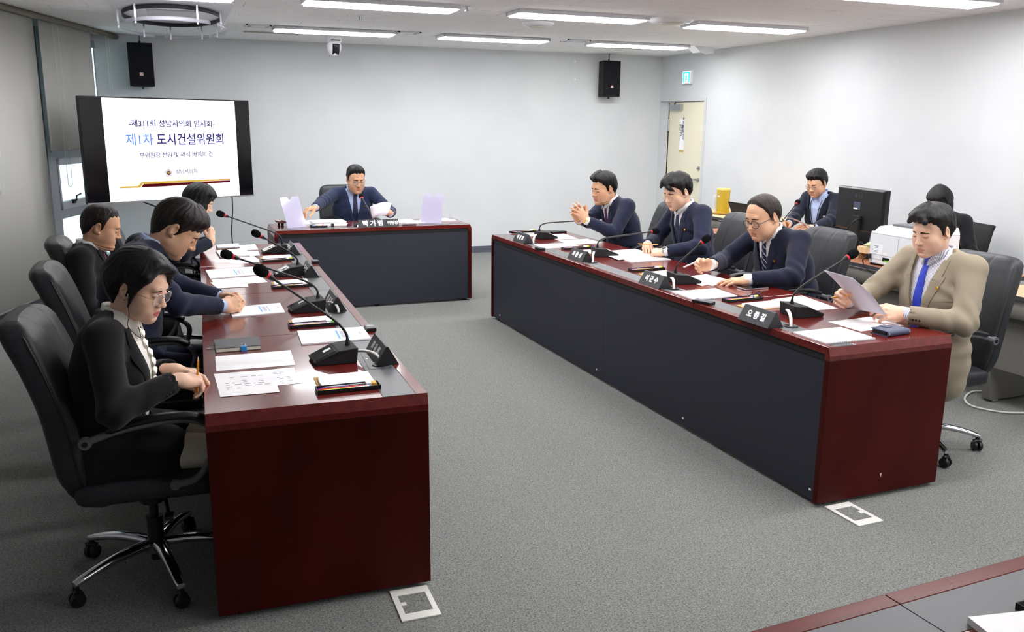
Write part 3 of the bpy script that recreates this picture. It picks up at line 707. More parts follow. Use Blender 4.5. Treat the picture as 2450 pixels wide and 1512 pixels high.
def nameplate(pos, rz, L, body, label, name_size=.040, face=(1, 1), prefix=None):
    """triangular desk sign; local x = length, local -y = the aisle side"""
    t = thing('nameplate', label, 'name sign', pos, rz, 'black desk name signs')
    D, Hh = .046, .074
    MB().prism([(-D, 0), (D, 0), (.004, Hh), (-.004, Hh)], L, np.array([[0., 0, 1], [1, 0, 0], [0, 1, 0]]), (-L/2, 0, 0)).build('plate_body', M['plate'], t, bevel=.0012)
    sl = math.atan2(Hh, D-.004)
    for k, sgn in enumerate((-1, 1)):
        if not face[k]: continue
        R = np.array([[-sgn, 0, 0], [0, -sgn*math.cos(sl), sgn*math.sin(sl)], [0, math.sin(sl), math.cos(sl)]]).T
        # columns: reading direction, up the slope, outward normal
        R = np.stack([np.array([-sgn, 0, 0.]), np.array([0, -sgn*math.cos(sl), math.sin(sl)]), np.array([0, sgn*math.sin(sl), math.cos(sl)])], 1)
        c = np.array([0, sgn*(D+.004)/2, Hh/2])+R[:, 2]*.0008
        text('plate_lettering', body, name_size, R, c, M['letter'], t, .0021, spacing=1.08)
        if prefix: text('plate_prefix', prefix, .019, R, c+R[:, 0]*(-L*.40)+R[:, 1]*.004, M['letter'], t, .0003)
    return t
def np_at(px, py, along, side, L, body, label, **k):
    """px,py: foot of the end nearest the camera, on the aisle side"""
    p = tp(px, py); c = p+along*L/2-np.array([.046*side, 0, 0])
    a = math.atan2(along[1], along[0])
    return nameplate(c, a if side > 0 else a+PI, L, body, label, **k)
for (c, b, lb, pf) in (((.785, 3.345), '최 윤 희', 'black name sign nearest the camera on the left table', None),
                       ((.772, 4.395), '정 용 한', 'black name sign on the left table in front of the man with clasped hands', None),
                       ((.790, 5.42), '추 선 미', 'third black name sign from the camera on the left table', None),
                       ((.805, 6.395), '박 은 미', 'farthest name sign on the left table, with a small prefix line', '부위원장')):
    p = np.array([c[0]-.052-.012, c[1], TZ]); nameplate(p, PI/2-.0226, .245, b, lb, prefix=pf)
for (q, b, lb) in (((1391, 628), '최 종 성', 'black name sign second from the far end of the right table'), ((1252, 584), '이 상 호', 'black name sign at the far end of the right table'),
                   ((1575, 692), '이 군 수', 'black name sign on the right table before the man holding a white pen'), ((1836, 787), '오 종 길', 'black name sign nearest the camera on the right table')):
    np_at(q[0], q[1], ALONG_R, -1, .232, b, lb)
cn = thing('nameplate', "long black name sign with a title plate on the chairman's desk", 'name sign', (1.69, 7.835, TZ), .0092, 'black desk name signs')
MB().prism([(-.04, 0), (.04, 0), (.004, .066), (-.004, .066)], .255, np.array([[0., 0, 1], [1, 0, 0], [0, 1, 0]]), (-.185, 0, 0)).build('plate_body', M['plate'], cn, bevel=.0012)
MB().prism([(-.04, 0), (.04, 0), (.004, .066), (-.004, .066)], .114, np.array([[0., 0, 1], [1, 0, 0], [0, 1, 0]]), (.072, 0, 0)).build('title_plate', M['plate'], cn, bevel=.0012)
sl = math.atan2(.066, .036); Rc = np.stack([np.array([1., 0, 0]), np.array([0, math.cos(sl), math.sin(sl)]), np.array([0, -math.sin(sl), math.cos(sl)])], 1)
text('plate_lettering', '박 기 범', .058, Rc, np.array([-.055, -.022, .033])+Rc[:, 2]*.0008, M['letter'], cn, .002)
text('title_lettering', '위원장', .037, Rc, np.array([.129, -.022, .034])+Rc[:, 2]*.0008, M['letter'], cn, .0012)

def microphone(pos, rz, head, label, holes=None, lit=False, slim=False):
    """desk microphone; local +y = towards the speaker; head given in world space"""
    t = thing('gooseneck_microphone', label, 'microphone', pos, rz, 'desk microphones')
    Rz = rotz(rz); hl = Rz.T@(np.asarray(head, float)-np.asarray(pos, float))
    b = MB(); w0, w1 = .074, .066
    v = [(-w0, -.075, 0), (w0, -.075, 0), (w1, .085, 0), (-w1, .085, 0), (-w0, -.082, .062), (w0, -.082, .062), (w0, -.005, .055), (-w0, -.005, .055), (w1, .092, .014), (-w1, .092, .014)]
    b.add(v, [(3, 2, 1, 0), (0, 1, 5, 4), (4, 5, 6, 7), (7, 6, 8, 9), (9, 8, 2, 3), (0, 4, 7, 9, 3), (1, 2, 8, 6, 5)])
    b.build('microphone_base', M['matte'], t, bevel=.004, seg=3)
    sl_ = math.atan2(.041, .097); Rb = np.stack([np.array([1., 0, 0]), np.array([0, math.cos(sl_), -math.sin(sl_)]), np.array([0, math.sin(sl_), math.cos(sl_)])], 1)
    MB().box((0, .044, .0352), (.118, .088, .002), Rb).build('control_pad', mat('glossy_black', (10, 10, 12), .08), t, bevel=.002)
    kb = MB().box((0, .030, .0432), (.030, .034, .004), Rb); kb.build('talk_button', M['silver'], t, bevel=.003)
    MB().lathe([(.011, .054), (.0105, .064), (.006, .085)], 14, (0, -.055, 0)).build('stem_collar', M['black'], t, 50)
    p0 = np.array([0, -.055, .08]); d = hl-p0; L = np.linalg.norm(d)
    c1 = p0+np.array([0, -.002, min(.045, .11*L)]); u = unit(hl-c1)
    k1 = c1+u*.10
    pts = bez([p0, c1, k1], 10)+[k1+(hl-u*.05-k1)*t for t in (.2, .4, .6, .8, 1)]
    MB().tube(pts, [.0052]*len(pts), 10).build('gooseneck', M['black'], t, 60)
    ax = unit(pts[-1]-pts[-2]); fr = frame(ax)
    MB().lathe([(.0052, -.012), (.0105, 0), (.0125, .012), (.0125, .016)], 16, pts[-1], fr).build('head_sleeve', M['black'], t, 50)
    MB().lathe([(.0132, .015), (.0136, .018), (.0136, .024), (.0132, .026)], 18, pts[-1], fr).build('light_ring', mat('ring_lit', (255, 40, 60), .4, emit=(255, 40, 60), es=1.5) if lit else M['red'], t, 50)
    MB().lathe([(.0135, .024), (.0205, .034), (.0235, .048), (.0225, .064), (.015, .078), (.001, .082)], 20, pts[-1], fr).build('foam_windscreen', M['foam'], t, 60)
    return t
micL = []
for (px, py, hx, hy, lb) in ((800, 862, 625, 648, 'desk microphone nearest the camera on the left table'), (736, 742, 543, 609, 'desk microphone on the left table beside the clasped hands of the bowed man'),
                             (692, 657, 613, 559, 'second farthest desk microphone on the left table'), (658, 604, 528, 512, 'farthest desk microphone on the left table')):
    p = tp(px, py); h = at(hx, hy, y=p[1]-.02)
    micL.append(microphone(p, PI/2-.02+.06, h, lb))
micR = []
for (px, py, hx, hy, lb) in ((1300, 570, 1419, 526, 'farthest desk microphone on the right table'), (1440, 612, 1568, 553, 'desk microphone before the thin-rimmed man with the pencil on the right table'),
                             (1628, 676, 1689, 572, 'desk microphone before the man holding a white pen on the right table'), (1908, 754, 2040, 608, 'desk microphone nearest the camera on the right table')):
    p = tp(px, py)+np.array([.02, 0, 0]); h = at(hx, hy, y=p[1]-.05)
    micR.append(microphone(p, -PI/2-.12, h, lb))
p = np.array([1.635, 7.96, TZ]); microphone(p, .1, at(864, 470, y=8.18), "desk microphone with a lit red ring on the chairman's desk", lit=True)

def mic_cable(a, b, label, n=2):
    t = thing('microphone_cable', label, 'cable', (0, 0, 0), 0, 'white microphone cables')
    a = np.asarray(a, float); b = np.asarray(b, float); m = MB(); q = np.array([b[1]-a[1], a[0]-b[0], 0]); q = unit(q)*.007
    for k in range(n):
        o = q*(k-.5*(n-1)); m.tube(bez([a+o, a+(b-a)*.45+o+(0, 0, .03), b+o*.6+(0, 0, .055), b+o*.5+(0, 0, -.002)], 14), .0052, 8)
    m.build('cable_pair', M['cable'], t, 60)
    MB().lathe([(.034, .0), (.036, .004), (.026, .005), (.022, .0012), (.001, .0012)], 22, (b[0], b[1], TZ-.0003)).build('grommet', M['black'], t, 50)
for i, (bx_, by_) in enumerate(((912, 872), (810, 747), (755, 662), (712, 609))):
    m = micL[i]; mp = np.array(m.location); Rz = rotz(m.rotation_euler[2])
    mic_cable(mp+Rz@np.array([0, -.080, .03]), tp(bx_, by_), 'white cable pair of the %s desk microphone on the left table' % ('nearest', 'second nearest', 'second farthest', 'farthest')[i])
for i, (bx_, by_) in enumerate(((1276, 583), (1418, 628), (1612, 691), (1892, 781))):
    m = micR[i]; mp = np.array(m.location); Rz = rotz(m.rotation_euler[2])
    mic_cable(mp+Rz@np.array([0, -.080, .03]), tp(bx_, by_), 'white cable pair of the %s desk microphone on the right table' % ('farthest', 'second farthest', 'second nearest', 'nearest')[i])

# paper: sheets lie on the table plane, corners given where they lie
PG = 'loose paper sheets on the tables'
def sheet(q, label, dz=.0004, lines=True, fold=None, group=PG, thick=.0006, nm='paper_sheet', dense=.6):
    P = [tp(x, y, TZ+dz) for (x, y) in q]
    c = sum(P)/4; t = thing(nm, label, 'paper', c, 0, group)
    P = [p-c for p in P]
    MB().sheet(P, thick).build('sheet', M['paper'], t)
    if lines:
        m = MB(); rr = random.Random(int(q[0][0]*7+q[0][1])); a, b, d = P[0], P[1], P[3]
        U = (b-a); V = (d-a); n = 9
        for i in range(n):
            v0 = .14+.72*i/n
            if rr.random() > dense: continue
            u0 = .14; 
            while u0 < .82:
                u1 = min(.86, u0+rr.uniform(.03, .12))
                if rr.random() < .6: m.sheet([a+U*u0+V*v0, a+U*u1+V*v0, a+U*u1+V*(v0+.022), a+U*u0+V*(v0+.022)], .00008)
                u0 = u1+rr.uniform(.02, .08)
        if m.v:
            for i in range(len(m.v)): m.v[i] = m.v[i]+np.array([0, 0, thick])
            m.build('print', M['ink'], t)
    return t
def booklet(q, label, spine, dz=.0004, th=.006, cover=True):
    """spiral bound booklet; q = four corners clockwise from far-left; spine = index of the bound edge"""
    P = [tp(x, y, TZ+dz) for (x, y) in q]; c = sum(P)/4; t = thing('spiral_booklet', label, 'booklet', c, 0, 'spiral bound booklets')
    P = [p-c for p in P]
    MB().sheet(P, th).build('pages', M['paper'], t)
    a, b = P[spine], P[(spine+1) % 4]; d = b-a; n = int(np.linalg.norm(d)/.0085); m = MB(); e = unit(d)
    inn = unit(sum(P)/4-(a+b)/2)
    for i in range(n):
        o = a+d*(i+.5)/n+inn*.003+np.array([0, 0, th*.5]); rr = th*.5+.004
        m.tube([o+inn*rr*math.cos(s)+np.array([0, 0, rr*math.sin(s)]) for s in np.linspace(-.2, PI*2-.9, 9)], .0008, 5)
    m.build('spiral_binding', mat('binding_grey', (120, 122, 130), .5), t)
    a, b, d4 = P[spine], P[(spine+1) % 4], P[(spine+3) % 4]; U = b-a; V = d4-a; m = MB(); m2 = MB(); z = np.array([0, 0, th])
    for (u0, u1, v0, v1) in ((.55, .58, .18, .82), (.70, .715, .18, .82)): m.sheet([a+U*u0+V*v0+z, a+U*u1+V*v0+z, a+U*u1+V*v1+z, a+U*u0+V*v1+z], .00008)
    for i in range(7):
        v0 = .26+.07*i; m2.sheet([a+U*.605+V*v0+z, a+U*.67+V*v0+z, a+U*.67+V*(v0+.045)+z, a+U*.605+V*(v0+.045)+z], .00008)
    for i in range(3):
        v0 = .40+.06*i; m2.sheet([a+U*.88+V*v0+z, a+U*.91+V*v0+z, a+U*.91+V*(v0+.04)+z, a+U*.88+V*(v0+.04)+z], .00008)
    m.build('cover_stripes', M['inkb'], t); m2.build('cover_print', M['ink'], t)
    return t
def memo(q, label):
    P = [tp(x, y, TZ) for (x, y) in q]; c = sum(P)/4; t = thing('memo_pad', label, 'memo pad', c, 0, 'kraft memo pads'); P = [p-c for p in P]
    MB().sheet(P, .003).build('kraft_cover', M['kraft'], t)
    a, b, cc, d = P; U = b-a; V = d-a; z = np.array([0, 0, .003]); pts = []
    for s in np.linspace(-PI/2, PI/2, 9): pts.append((.13-.08*math.cos(s), .5+.46*math.sin(s)))
    poly = [(1.0, .03)]+[(1.0, .97)]+[(u, v) for u, v in pts[::-1]]
    MB().sheet([a+U*u+V*v+z for u, v in poly][::-1], .008).build('memo_pages', M['paper'], t)
    return t
def tray(px0, px1, label, eraser, marker='yellow', width=.062):
    """black pen tray between two end points on the table, with its pens as things of their own"""
    a, b = tp(*px0), tp(*px1); L = np.linalg.norm(b-a); c = (a+b)/2; rz = math.atan2(b[1]-a[1], b[0]-a[0])
    t = thing('pen_tray', label, 'pen tray', c, rz, 'black pen trays')
    h, w_, m = .016, width/2, MB(); l = L/2
    m.b2((-l, -w_, 0), (l, w_, .003)); m.b2((-l, -w_, 0), (l, -w_+.003, h)); m.b2((-l, w_-.003, 0), (l, w_, h)); m.b2((-l, -w_, 0), (-l+.003, w_, h)); m.b2((l-.003, -w_, 0), (l, w_, h)); m.b2((-l, -.006, 0), (l*.55, -.004, .010))
    m.build('tray_body', M['black'], t, bevel=.0015)
    where = label.split(' pen tray ')[-1]
    def pen(y, x0, x1, r, mats, nm, lb, cat):
        q = thing(nm, lb, cat, c+rotz(rz)@np.array([0, y, .003+r]), rz, 'pens in the trays')
        MB().lathe([(r*.35, x0), (r*.9, x0+.010), (r, x0+.016), (r, x1)], 10, (0, 0, 0), roty(PI/2)).build('barrel', M[mats[0]], q, 50)
        MB().lathe([(r*1.12, x1-.055), (r*1.12, x1), (r*.9, x1+.003)], 10, (0, 0, 0), roty(PI/2)).build('cap', M[mats[1]], q, 50)
    pen(-.020, -l+.008, l*.62, .0062, (marker, 'white'), 'highlighter', 'fat %s highlighter in the pen tray %s' % (marker, where), 'highlighter')
    pen(.006, -l+.008, l*.5, .0045, ('redpen', 'red'), 'ballpoint_pen', 'red ballpoint pen in the pen tray %s' % where, 'pen')
    pen(.018, -l+.008, l*.55, .0045, ('purple', 'inkd'), 'ballpoint_pen', 'violet ballpoint pen in the pen tray %s' % where, 'pen')
    e = thing('eraser', '%s eraser block in the pen tray %s' % (eraser, where), 'eraser', c+rotz(rz)@np.array([l*.72, .002, .003]), rz, 'erasers in the trays')
    MB().b2((l*.02, -.014, 0), (l*.18, .016, .018)).build('eraser_end', M[eraser], e, bevel=.003); MB().b2((-l*.16, -.014, 0), (l*.02, .016, .0182)).build('eraser_sleeve', M['white'], e, bevel=.002)
    return t
# left table ...
sheet([(515, 853), (695, 838), (707, 873), (518, 888)], 'blank paper sheet lying between the dark notebook and the printed sheets', lines=False)
sheet([(541, 894), (703, 879), (719, 917), (556, 933)], 'printed sheet partly under another sheet before the woman with the pencil', .0004)
sheet([(512, 895), (650, 884), (669, 938), (527, 950)], 'printed sheet with a folded corner before the woman with the pencil', .0014)
booklet([(711, 794), (868, 784), (888, 812), (722, 826)], 'spiral booklet with blue stripes nearest the camera on the left table', 0)
booklet([(545, 738), (670, 727), (682, 749), (556, 760)], 'spiral booklet under the clasped hands of the bowed man', 0)
booklet([(492, 648), (604, 640), (620, 658), (503, 668)], 'spiral booklet below the foam head of a microphone, middle of the left table', 0)
booklet([(566, 589), (610, 586), (618, 598), (572, 601)], 'small visible part of a spiral booklet at the far end of the left table', 0)
sheet([(506, 669), (623, 660), (640, 675), (516, 685)], 'printed sheet below the spiral booklet in the middle of the left table')
sheet([(503, 676), (590, 669), (594, 686), (520, 690)], 'overlapping sheet with a bent corner in the middle of the left table', .0014)
sheet([(509, 621), (608, 613), (621, 622), (517, 630)], 'printed sheet nearest the arm of the woman at the far end of the left table')
sheet([(543, 628), (618, 622), (621, 627), (560, 632)], 'sheet edge peeking out below another at the far end of the left table', .0002, False)
sheet([(590, 602), (617, 600), (622, 611), (596, 613)], 'small visible sheet right of the white pad at the far end of the left table', lines=False)
pd = [tp(*q) for q in ((517, 603), (588, 597), (597, 614), (527, 617))]; c_ = sum(pd)/4
t = thing('writing_pad', 'white writing pad on a brown folder at the far end of the left table', 'pad', c_); MB().sheet([p-c_ for p in pd], .012).build('pad_pages', M['paper'], t); MB().sheet([(p-c_)*1.03 for p in pd], .003).build('pad_back', mat('pad_brown', (90, 60, 50), .6), t)
pd = [tp(*q) for q in ((517, 593), (571, 589), (574, 597), (523, 600))]; c_ = sum(pd)/4
t = thing('folder_stack', 'stack of an orange and a dark folder beside the far left microphone', 'folders', c_); MB().sheet([p-c_ for p in pd], .010).build('lower_folder', mat('tan_folder', (176, 120, 70), .6), t)
MB().sheet([p-c_+np.array([0, 0, .010]) for p in pd], .005).build('middle_folder', M['black'], t); MB().sheet([p-c_+np.array([0, 0, .015]) for p in pd], .008).build('top_folder', mat('grey_folder', (196, 198, 214), .4), t)
memo([(750, 905), (879, 893), (897, 922), (764, 936)], 'kraft memo pad above the pen tray nearest the camera on the left table')
memo([(690, 767), (791, 759), (803, 776), (698, 785)], 'kraft memo pad beside the second microphone on the left table')
memo([(649, 676), (733, 670), (743, 682), (655, 690)], 'kraft memo pad beside the second farthest microphone on the left table')
memo([(622, 616), (694, 612), (700, 622), (627, 627)], 'kraft memo pad at the far end of the left table')
tray((757, 940), (908, 925), 'black pen tray nearest the camera on the left table', 'orange')
tray((691, 784), (806, 775), 'black pen tray beside the bowed man on the left table', 'green')
tray((651, 690), (746, 683), 'black pen tray middle of the left table', 'pink')
tray((625, 627), (702, 622), 'black pen tray far end of the left table', 'yellow')
# dark notebook with a blue binder clip
pd = [tp(*q) for q in ((512, 822), (622, 815), (624, 836), (517, 845))]; c_ = sum(pd)/4
nb_ = thing('notebook', 'dark grey closed notebook with a ribbon on the left table', 'notebook', c_); Pn = [p-c_ for p in pd]
MB().sheet(Pn, .0025).build('back_cover', mat('notebook_cover', (62, 66, 68), .55), nb_); MB().sheet([p*.985+np.array([0, 0, .0025]) for p in Pn], .014).build('notebook_pages', mat('cream_pages', (226, 222, 208), .8), nb_)
MB().sheet([p+np.array([0, 0, .0165]) for p in Pn], .0025).build('front_cover', bpy.data.materials['notebook_cover'], nb_)
e0 = (Pn[0]+Pn[3])/2; MB().sheet([e0+(-.03, -.012, .003), e0+(.01, -.004, .003), e0+(.01, .004, .003), e0+(-.035, -.002, .003)], .0006).build('ribbon', mat('ribbon_grey', (170, 165, 165), .7), nb_)
cp = (Pn[2]*.62+Pn[3]*.38); bc = thing('binder_clip', 'small blue binder clip gripping the dark grey notebook', 'clip', c_+cp)
MB().prism([(-.004, -.001), (.014, .0), (.014, .020), (-.004, .021)], .024, np.array([[0., 0, 1], [1, 0, 0], [0, 1, 0]]), (-.012, 0, -.0005)).build('clip_body', mat('clip_blue', (40, 140, 210), .35), bc, bevel=.001)
MB().tube(spline([(-.006, .010, .021), (-.007, .028, .024), (0, .034, .025), (.007, .028, .024), (.006, .010, .021)], 4), .0011, 6).build('clip_wire', M['silver'], bc, 60)
def recorder(px, py, rz, label, size=(.045, .075, .018)):
    t = thing('voice_recorder', label, 'recorder', tp(px, py), rz, 'small black voting units')
    MB().b2((-size[0]/2, -size[1]/2, 0), (size[0]/2, size[1]/2, size[2])).build('unit_body', M['black'], t, bevel=.003)
    MB().b2((-size[0]*.36, -.004, size[2]), (size[0]*.36, size[1]*.40, size[2]+.0008)).build('unit_display', mat('unit_grey', (96, 98, 108), .25), t)
    m = MB()
    for i in range(3): m.b2((-.014+.010*i, -size[1]*.4, size[2]), (-.007+.010*i, -size[1]*.4+.008, size[2]+.0012))
    m.build('unit_buttons', M['armgrey'], t)
recorder(886, 790, -.03, 'small black handset beside the nearest spiral booklet on the left table')
recorder(754, 629, -.03, 'small black handset between the two far name signs of the left table')
recorder(1292, 598, .3, 'small black handset on the edge of the right table beyond the second name sign')
recorder(1683, 726, .35, 'long black handset at the edge of the right table below a spiral booklet', (.05, .12, .016))
# cable flap in the near inlay
fp = [tp(*q, TZ-.0001) for q in ((862, 842), (908, 838), (935, 880), (884, 884))]
c_ = sum(fp)/4; t = thing('cable_flap', 'square cable access flap in the grey inlay near the nearest left name sign', 'flap', c_)
m = MB()
for i in range(4):
    a, b = fp[i]-c_, fp[(i+1) % 4]-c_; n = unit(np.cross((0, 0, 1), b-a))*.0014; m.sheet([a, b, b+n, a+n], .0004)
m.build('flap_gap', M['matte'], t); MB().lathe([(.005, 0), (.005, .0008), (.001, .0009)], 12, tp(877, 859)-c_).build('flap_button', M['silver'], t)
# right table, from the far end
tray((1222, 558), (1281, 554), 'black pen tray at the far end of the right table', 'yellow')
t = thing('tablet_case', 'black flat case lying at the far end of the right table', 'case', tp(1326, 557), .02); MB().b2((-.10, -.05, 0), (.10, .05, .018)).build('case_body', M['black'], t, bevel=.004)
memo([(1248, 562), (1276, 561), (1282, 567), (1256, 568)], 'kraft memo pad mostly hidden behind the far right name sign')
sheet([(1298, 562), (1350, 559), (1383, 571), (1330, 573)], 'upper sheet before the man with raised clasped hands')
sheet([(1336, 575), (1406, 571), (1441, 581), (1362, 586)], 'lower sheet before the man with raised clasped hands')
booklet([(1276, 586), (1362, 583), (1387, 591), (1304, 596)], 'spiral booklet beyond the second name sign of the right table', 2)
tray((1346, 597), (1412, 594), 'black pen tray second from the far end of the right table', 'yellow')
memo([(1378, 602), (1412, 600), (1418, 609), (1388, 611)], 'kraft memo pad behind the second name sign of the right table')
booklet([(1436, 604), (1520, 597), (1605, 622), (1512, 629)], 'spiral booklet under the hands of the man holding a pencil', 2)
sheet([(1430, 602), (1500, 598), (1560, 612), (1480, 622)], 'sheet on the spiral booklet of the man holding a pencil', .0075, False)
tray((1508, 649), (1586, 644), 'black pen tray second from the camera on the right table', 'yellow')
memo([(1528, 656), (1592, 650), (1620, 661), (1556, 668)], 'kraft memo pad behind the name sign of the man with a white pen')
sheet([(1622, 664), (1690, 656), (1738, 668), (1680, 684)], 'ruffled sheet under the hands of the man with a white pen')
sheet([(1636, 662), (1700, 660), (1742, 672), (1704, 684)], 'second ruffled sheet under the hands of the man with a white pen', .0014, False)
booklet([(1607, 700), (1712, 692), (1764, 710), (1662, 719)], 'spiral booklet with faint blue lines before the man with a white pen', 2)
tray((1735, 722), (1816, 714), 'black pen tray under the folded glasses on the right table', 'yellow')
memo([(1762, 731), (1856, 722), (1884, 735), (1800, 744)], 'kraft memo pad behind the nearest right name sign')
sheet([(1845, 717), (1918, 707), (2005, 738), (1933, 744)], 'blank sheet left of the hands of the man in beige', lines=False)
sheet([(1981, 770), (2082, 758), (2162, 779), (2060, 793)], 'blank sheet right of the hands of the man in beige', lines=False)
booklet([(1898, 797), (2012, 785), (2095, 812), (1978, 824)], 'spiral booklet at the near corner of the right table', 2)
# phone, wallet, glasses
ph = thing('phone', 'dark phone lying flat on the right table before the man in dark navy', 'phone', tp(1801, 690), .03)
MB().b2((-.085, -.042, 0), (.085, .042, .009)).build('phone_body', M['silver'], ph, bevel=.004, seg=3); MB().b2((-.082, -.039, .0088), (.082, .039, .0095)).build('phone_screen', mat('phone_glass', (14, 14, 18), .06), ph, bevel=.0005)
wt = thing('wallet', 'navy leather wallet at the near end of the right table', 'wallet', tp(2130, 798), .10)
nv = mat('navy_leather', (58, 66, 92), .5); m = MB()
P = []
for s in np.linspace(-PI/2, PI/2, 8): P.append((-.055-.012*math.cos(s)*0-.0, 0))
prof = [(.05, .0)]+[(-.040-.012*math.cos(s), .013+.013*math.sin(s)) for s in np.linspace(-PI/2, PI/2, 9)]+[(.05, .026), (.05, .022), (-.036, .0215)]+[(-.040-.006*math.cos(s), .013-.0085*math.sin(s)) for s in np.linspace(-PI/2, PI/2, 7)]+[(.05, .0045)]
m.prism(prof, .145, np.array([[0., 0, 1], [1, 0, 0], [0, 1, 0]]), (-.0725, 0, 0)); m.build('wallet_cover', nv, wt, 40)
MB().b2((-.066, -.030, .005), (.066, .046, .021)).build('wallet_pockets', M['black'], wt, bevel=.002); MB().b2((-.014, .01, .026), (.022, .056, .0285)).build('wallet_strap', nv, wt, bevel=.001)
MB().lathe([(.006, -.004), (.0075, 0), (.006, .004)], 10, (-.066, -.046, .013), roty(PI/2)).build('wallet_corner', M['silver'], wt); MB().lathe([(.006, -.004), (.0075, 0), (.006, .004)], 10, (.066, -.046, .013), roty(PI/2)).build('wallet_corner', M['silver'], wt)
gl_ = thing('folded_glasses', 'black folded glasses lying on a pen tray on the right table', 'glasses', tp(1812, 719)+np.array([0, 0, .020]), .3)
m = MB()
for s in (-1, 1): m.tube([(s*.031+.024*math.cos(a), -.01, .018*math.sin(a)+.014) for a in np.linspace(0, 2*PI, 16, endpoint=False)], .0018, 6, closed=True)
m.tube([(-.008, -.01, .016), (0, -.012, .02), (.008, -.01, .016)], .0016, 6); m.build('glasses_rims', M['black'], gl_, 60)
m = MB(); m.tube([(-.056, -.01, .022), (-.05, .012, .014), (.05, .016, .006)], .0018, 6); m.tube([(.056, -.01, .022), (.05, .010, .018), (-.05, .022, .010)], .0018, 6); m.build('glasses_temples', M['black'], gl_, 60)
# chairman's desk
def holder(x, y, rz, label):
    t = thing('sign_holder', label, 'sign holder', (x, y, TZ), rz, 'clear acrylic sign holders')
    tl = .36; Rl = rotx(-tl); m = MB(); w_, h_ = .105, .285
    poly = [(-w_, 0), (w_, 0), (w_, h_), (.018, h_)]+[(.018*math.cos(a), h_-.008-.018*math.sin(a)) for a in np.linspace(0, PI, 7)]+[(-.018, h_), (-w_, h_)]
    m.prism(poly, .0035, Rl@rotx(PI/2), (0, 0, .004)); m.build('holder_panel', M['clear'], t)
    MB().b2((-w_, -.06, 0), (w_, .045, .0035)).build('holder_foot', M['clear'], t)
    MB().prism([(-w_+.006, .004), (w_-.006, .004), (w_-.006, h_-.03), (-w_+.006, h_-.03)], .0006, Rl@rotx(PI/2), (0, .004, .004)).build('insert_sheet', mat('insert_lilac', (206, 203, 216), .7, alpha=.6), t)
    return t
holder(.975, 7.95, .55, "clear acrylic sign holder at the left end of the chairman's desk")
holder(2.225, 7.96, -.55, "clear acrylic sign holder at the right end of the chairman's desk")
gv = thing('gavel_block', "carved wooden gavel rest with dark feet at the left end of the chairman's desk", 'gavel rest', (.895, 8.12, TZ), .25)
m = MB(); pr_ = [(-.075, .034), (-.080, .052), (-.066, .066), (-.050, .060), (-.02, .050), (.02, .050), (.050, .062), (.068, .068), (.080, .054), (.075, .034)]
m.prism(pr_, .13, np.array([[1., 0, 0], [0, 0, -1], [0, 1, 0]]), (0, .065, 0)); m.build('rest_top', mat('walnut_gloss', (120, 78, 66), .22, coat=.4), gv, 40, bevel=.002)
m = MB(); 
for sx_ in (-.05, .05):
    for sy_ in (-.045, .045): m.lathe([(.014, 0), (.010, .018), (.015, .036)], 12, (sx_, sy_, 0))
m.build('rest_feet', mat('dark_walnut', (40, 22, 20), .4), gv, 40)
def stack(x, y, rz, w_, d_, h_, label, nm='paper_stack', group='paper stacks', skew=.006):
    t = thing(nm, label, 'paper stack', (x, y, TZ), rz, group); rr = random.Random(int(x*100)); n = max(1, int(h_/.006)); m = MB()
    for i in range(n):
        m.box((rr.uniform(-skew, skew), rr.uniform(-skew, skew), h_*(i+.5)/n), (w_, d_, h_/n*.92), rotz(rr.uniform(-.03, .03)))
    m.build('sheets', M['paper'], t)
stack(1.27, 8.06, .05, .30, .215, .045, "thick paper stack on the chairman's desk left of the name sign")
stack(1.16, 8.20, -.2, .22, .30, .022, "lower spread papers behind the pen tray on the chairman's desk")
stack(1.96, 8.18, .06, .32, .21, .008, "papers right of the long name sign on the chairman's desk")
stack(2.16, 8.10, -.25, .30, .21, .006, "fanned papers under the right acrylic holder on the chairman's desk")
stack(2.36, 8.20, .15, .30, .21, .006, "papers at the right end of the chairman's desk")
ct = thing('pen_tray', "black pen tray on the chairman's desk", 'pen tray', (1.165, 7.95, TZ), -.05, 'black pen trays')
m = MB(); m.b2((-.075, -.045, 0), (.075, .045, .003)); m.b2((-.075, -.045, 0), (.075, -.042, .018)); m.b2((-.075, .042, 0), (.075, .045, .018)); m.b2((-.075, -.045, 0), (-.072, .045, .018)); m.b2((.072, -.045, 0), (.075, .045, .018)); m.build('tray_body', M['black'], ct, bevel=.0015)
for k, (x, mt, nm, lb) in enumerate(((-.035, 'inkb', 'sticky_notes', 'blue and pink sticky notes in the chairman\'s pen tray'), (0.005, 'yellow', 'highlighter', "yellow highlighter in the chairman's pen tray"), (.04, 'redpen', 'ballpoint_pen', "red pen leaning in the chairman's pen tray"))):
    q = thing(nm, lb, nm.replace('_', ' '), np.array([1.165+x, 7.95, TZ+.004]), .3)
    if k == 0: MB().b2((-.02, -.02, 0), (.018, .02, .012)).build('note_block', M[mt], q); MB().b2((.0, -.02, .012), (.018, .02, .0135)).build('note_pink', M['pink'], q)
    else: MB().tube([(-.02, -.03, .005), (.02, .03, .012+.02*(k == 2))], .006 if k == 1 else .004, 10).build('barrel', M[mt], q, 50); MB().tube([(.02, .03, .012+.02*(k == 2)), (.03, .045, .014+.028*(k == 2))], .0045, 10).build('cap', M['white'], q, 50)
pc = thing('pen_cup', "small dark pen cup with a white flag stick on the chairman's desk", 'pen cup', (1.29, 7.93, TZ)); MB().lathe([(.014, 0), (.015, .03), (.012, .03), (.011, .004), (.001, .004)], 14).build('cup_body', M['inkd'], pc, 40)
tag(MB().b2((1.92, 7.84, TZ), (2.05, 7.865, TZ+.012)).build('marker_case', M['black'], None, bevel=.003), 'thin black case right of the long name sign', 'case')
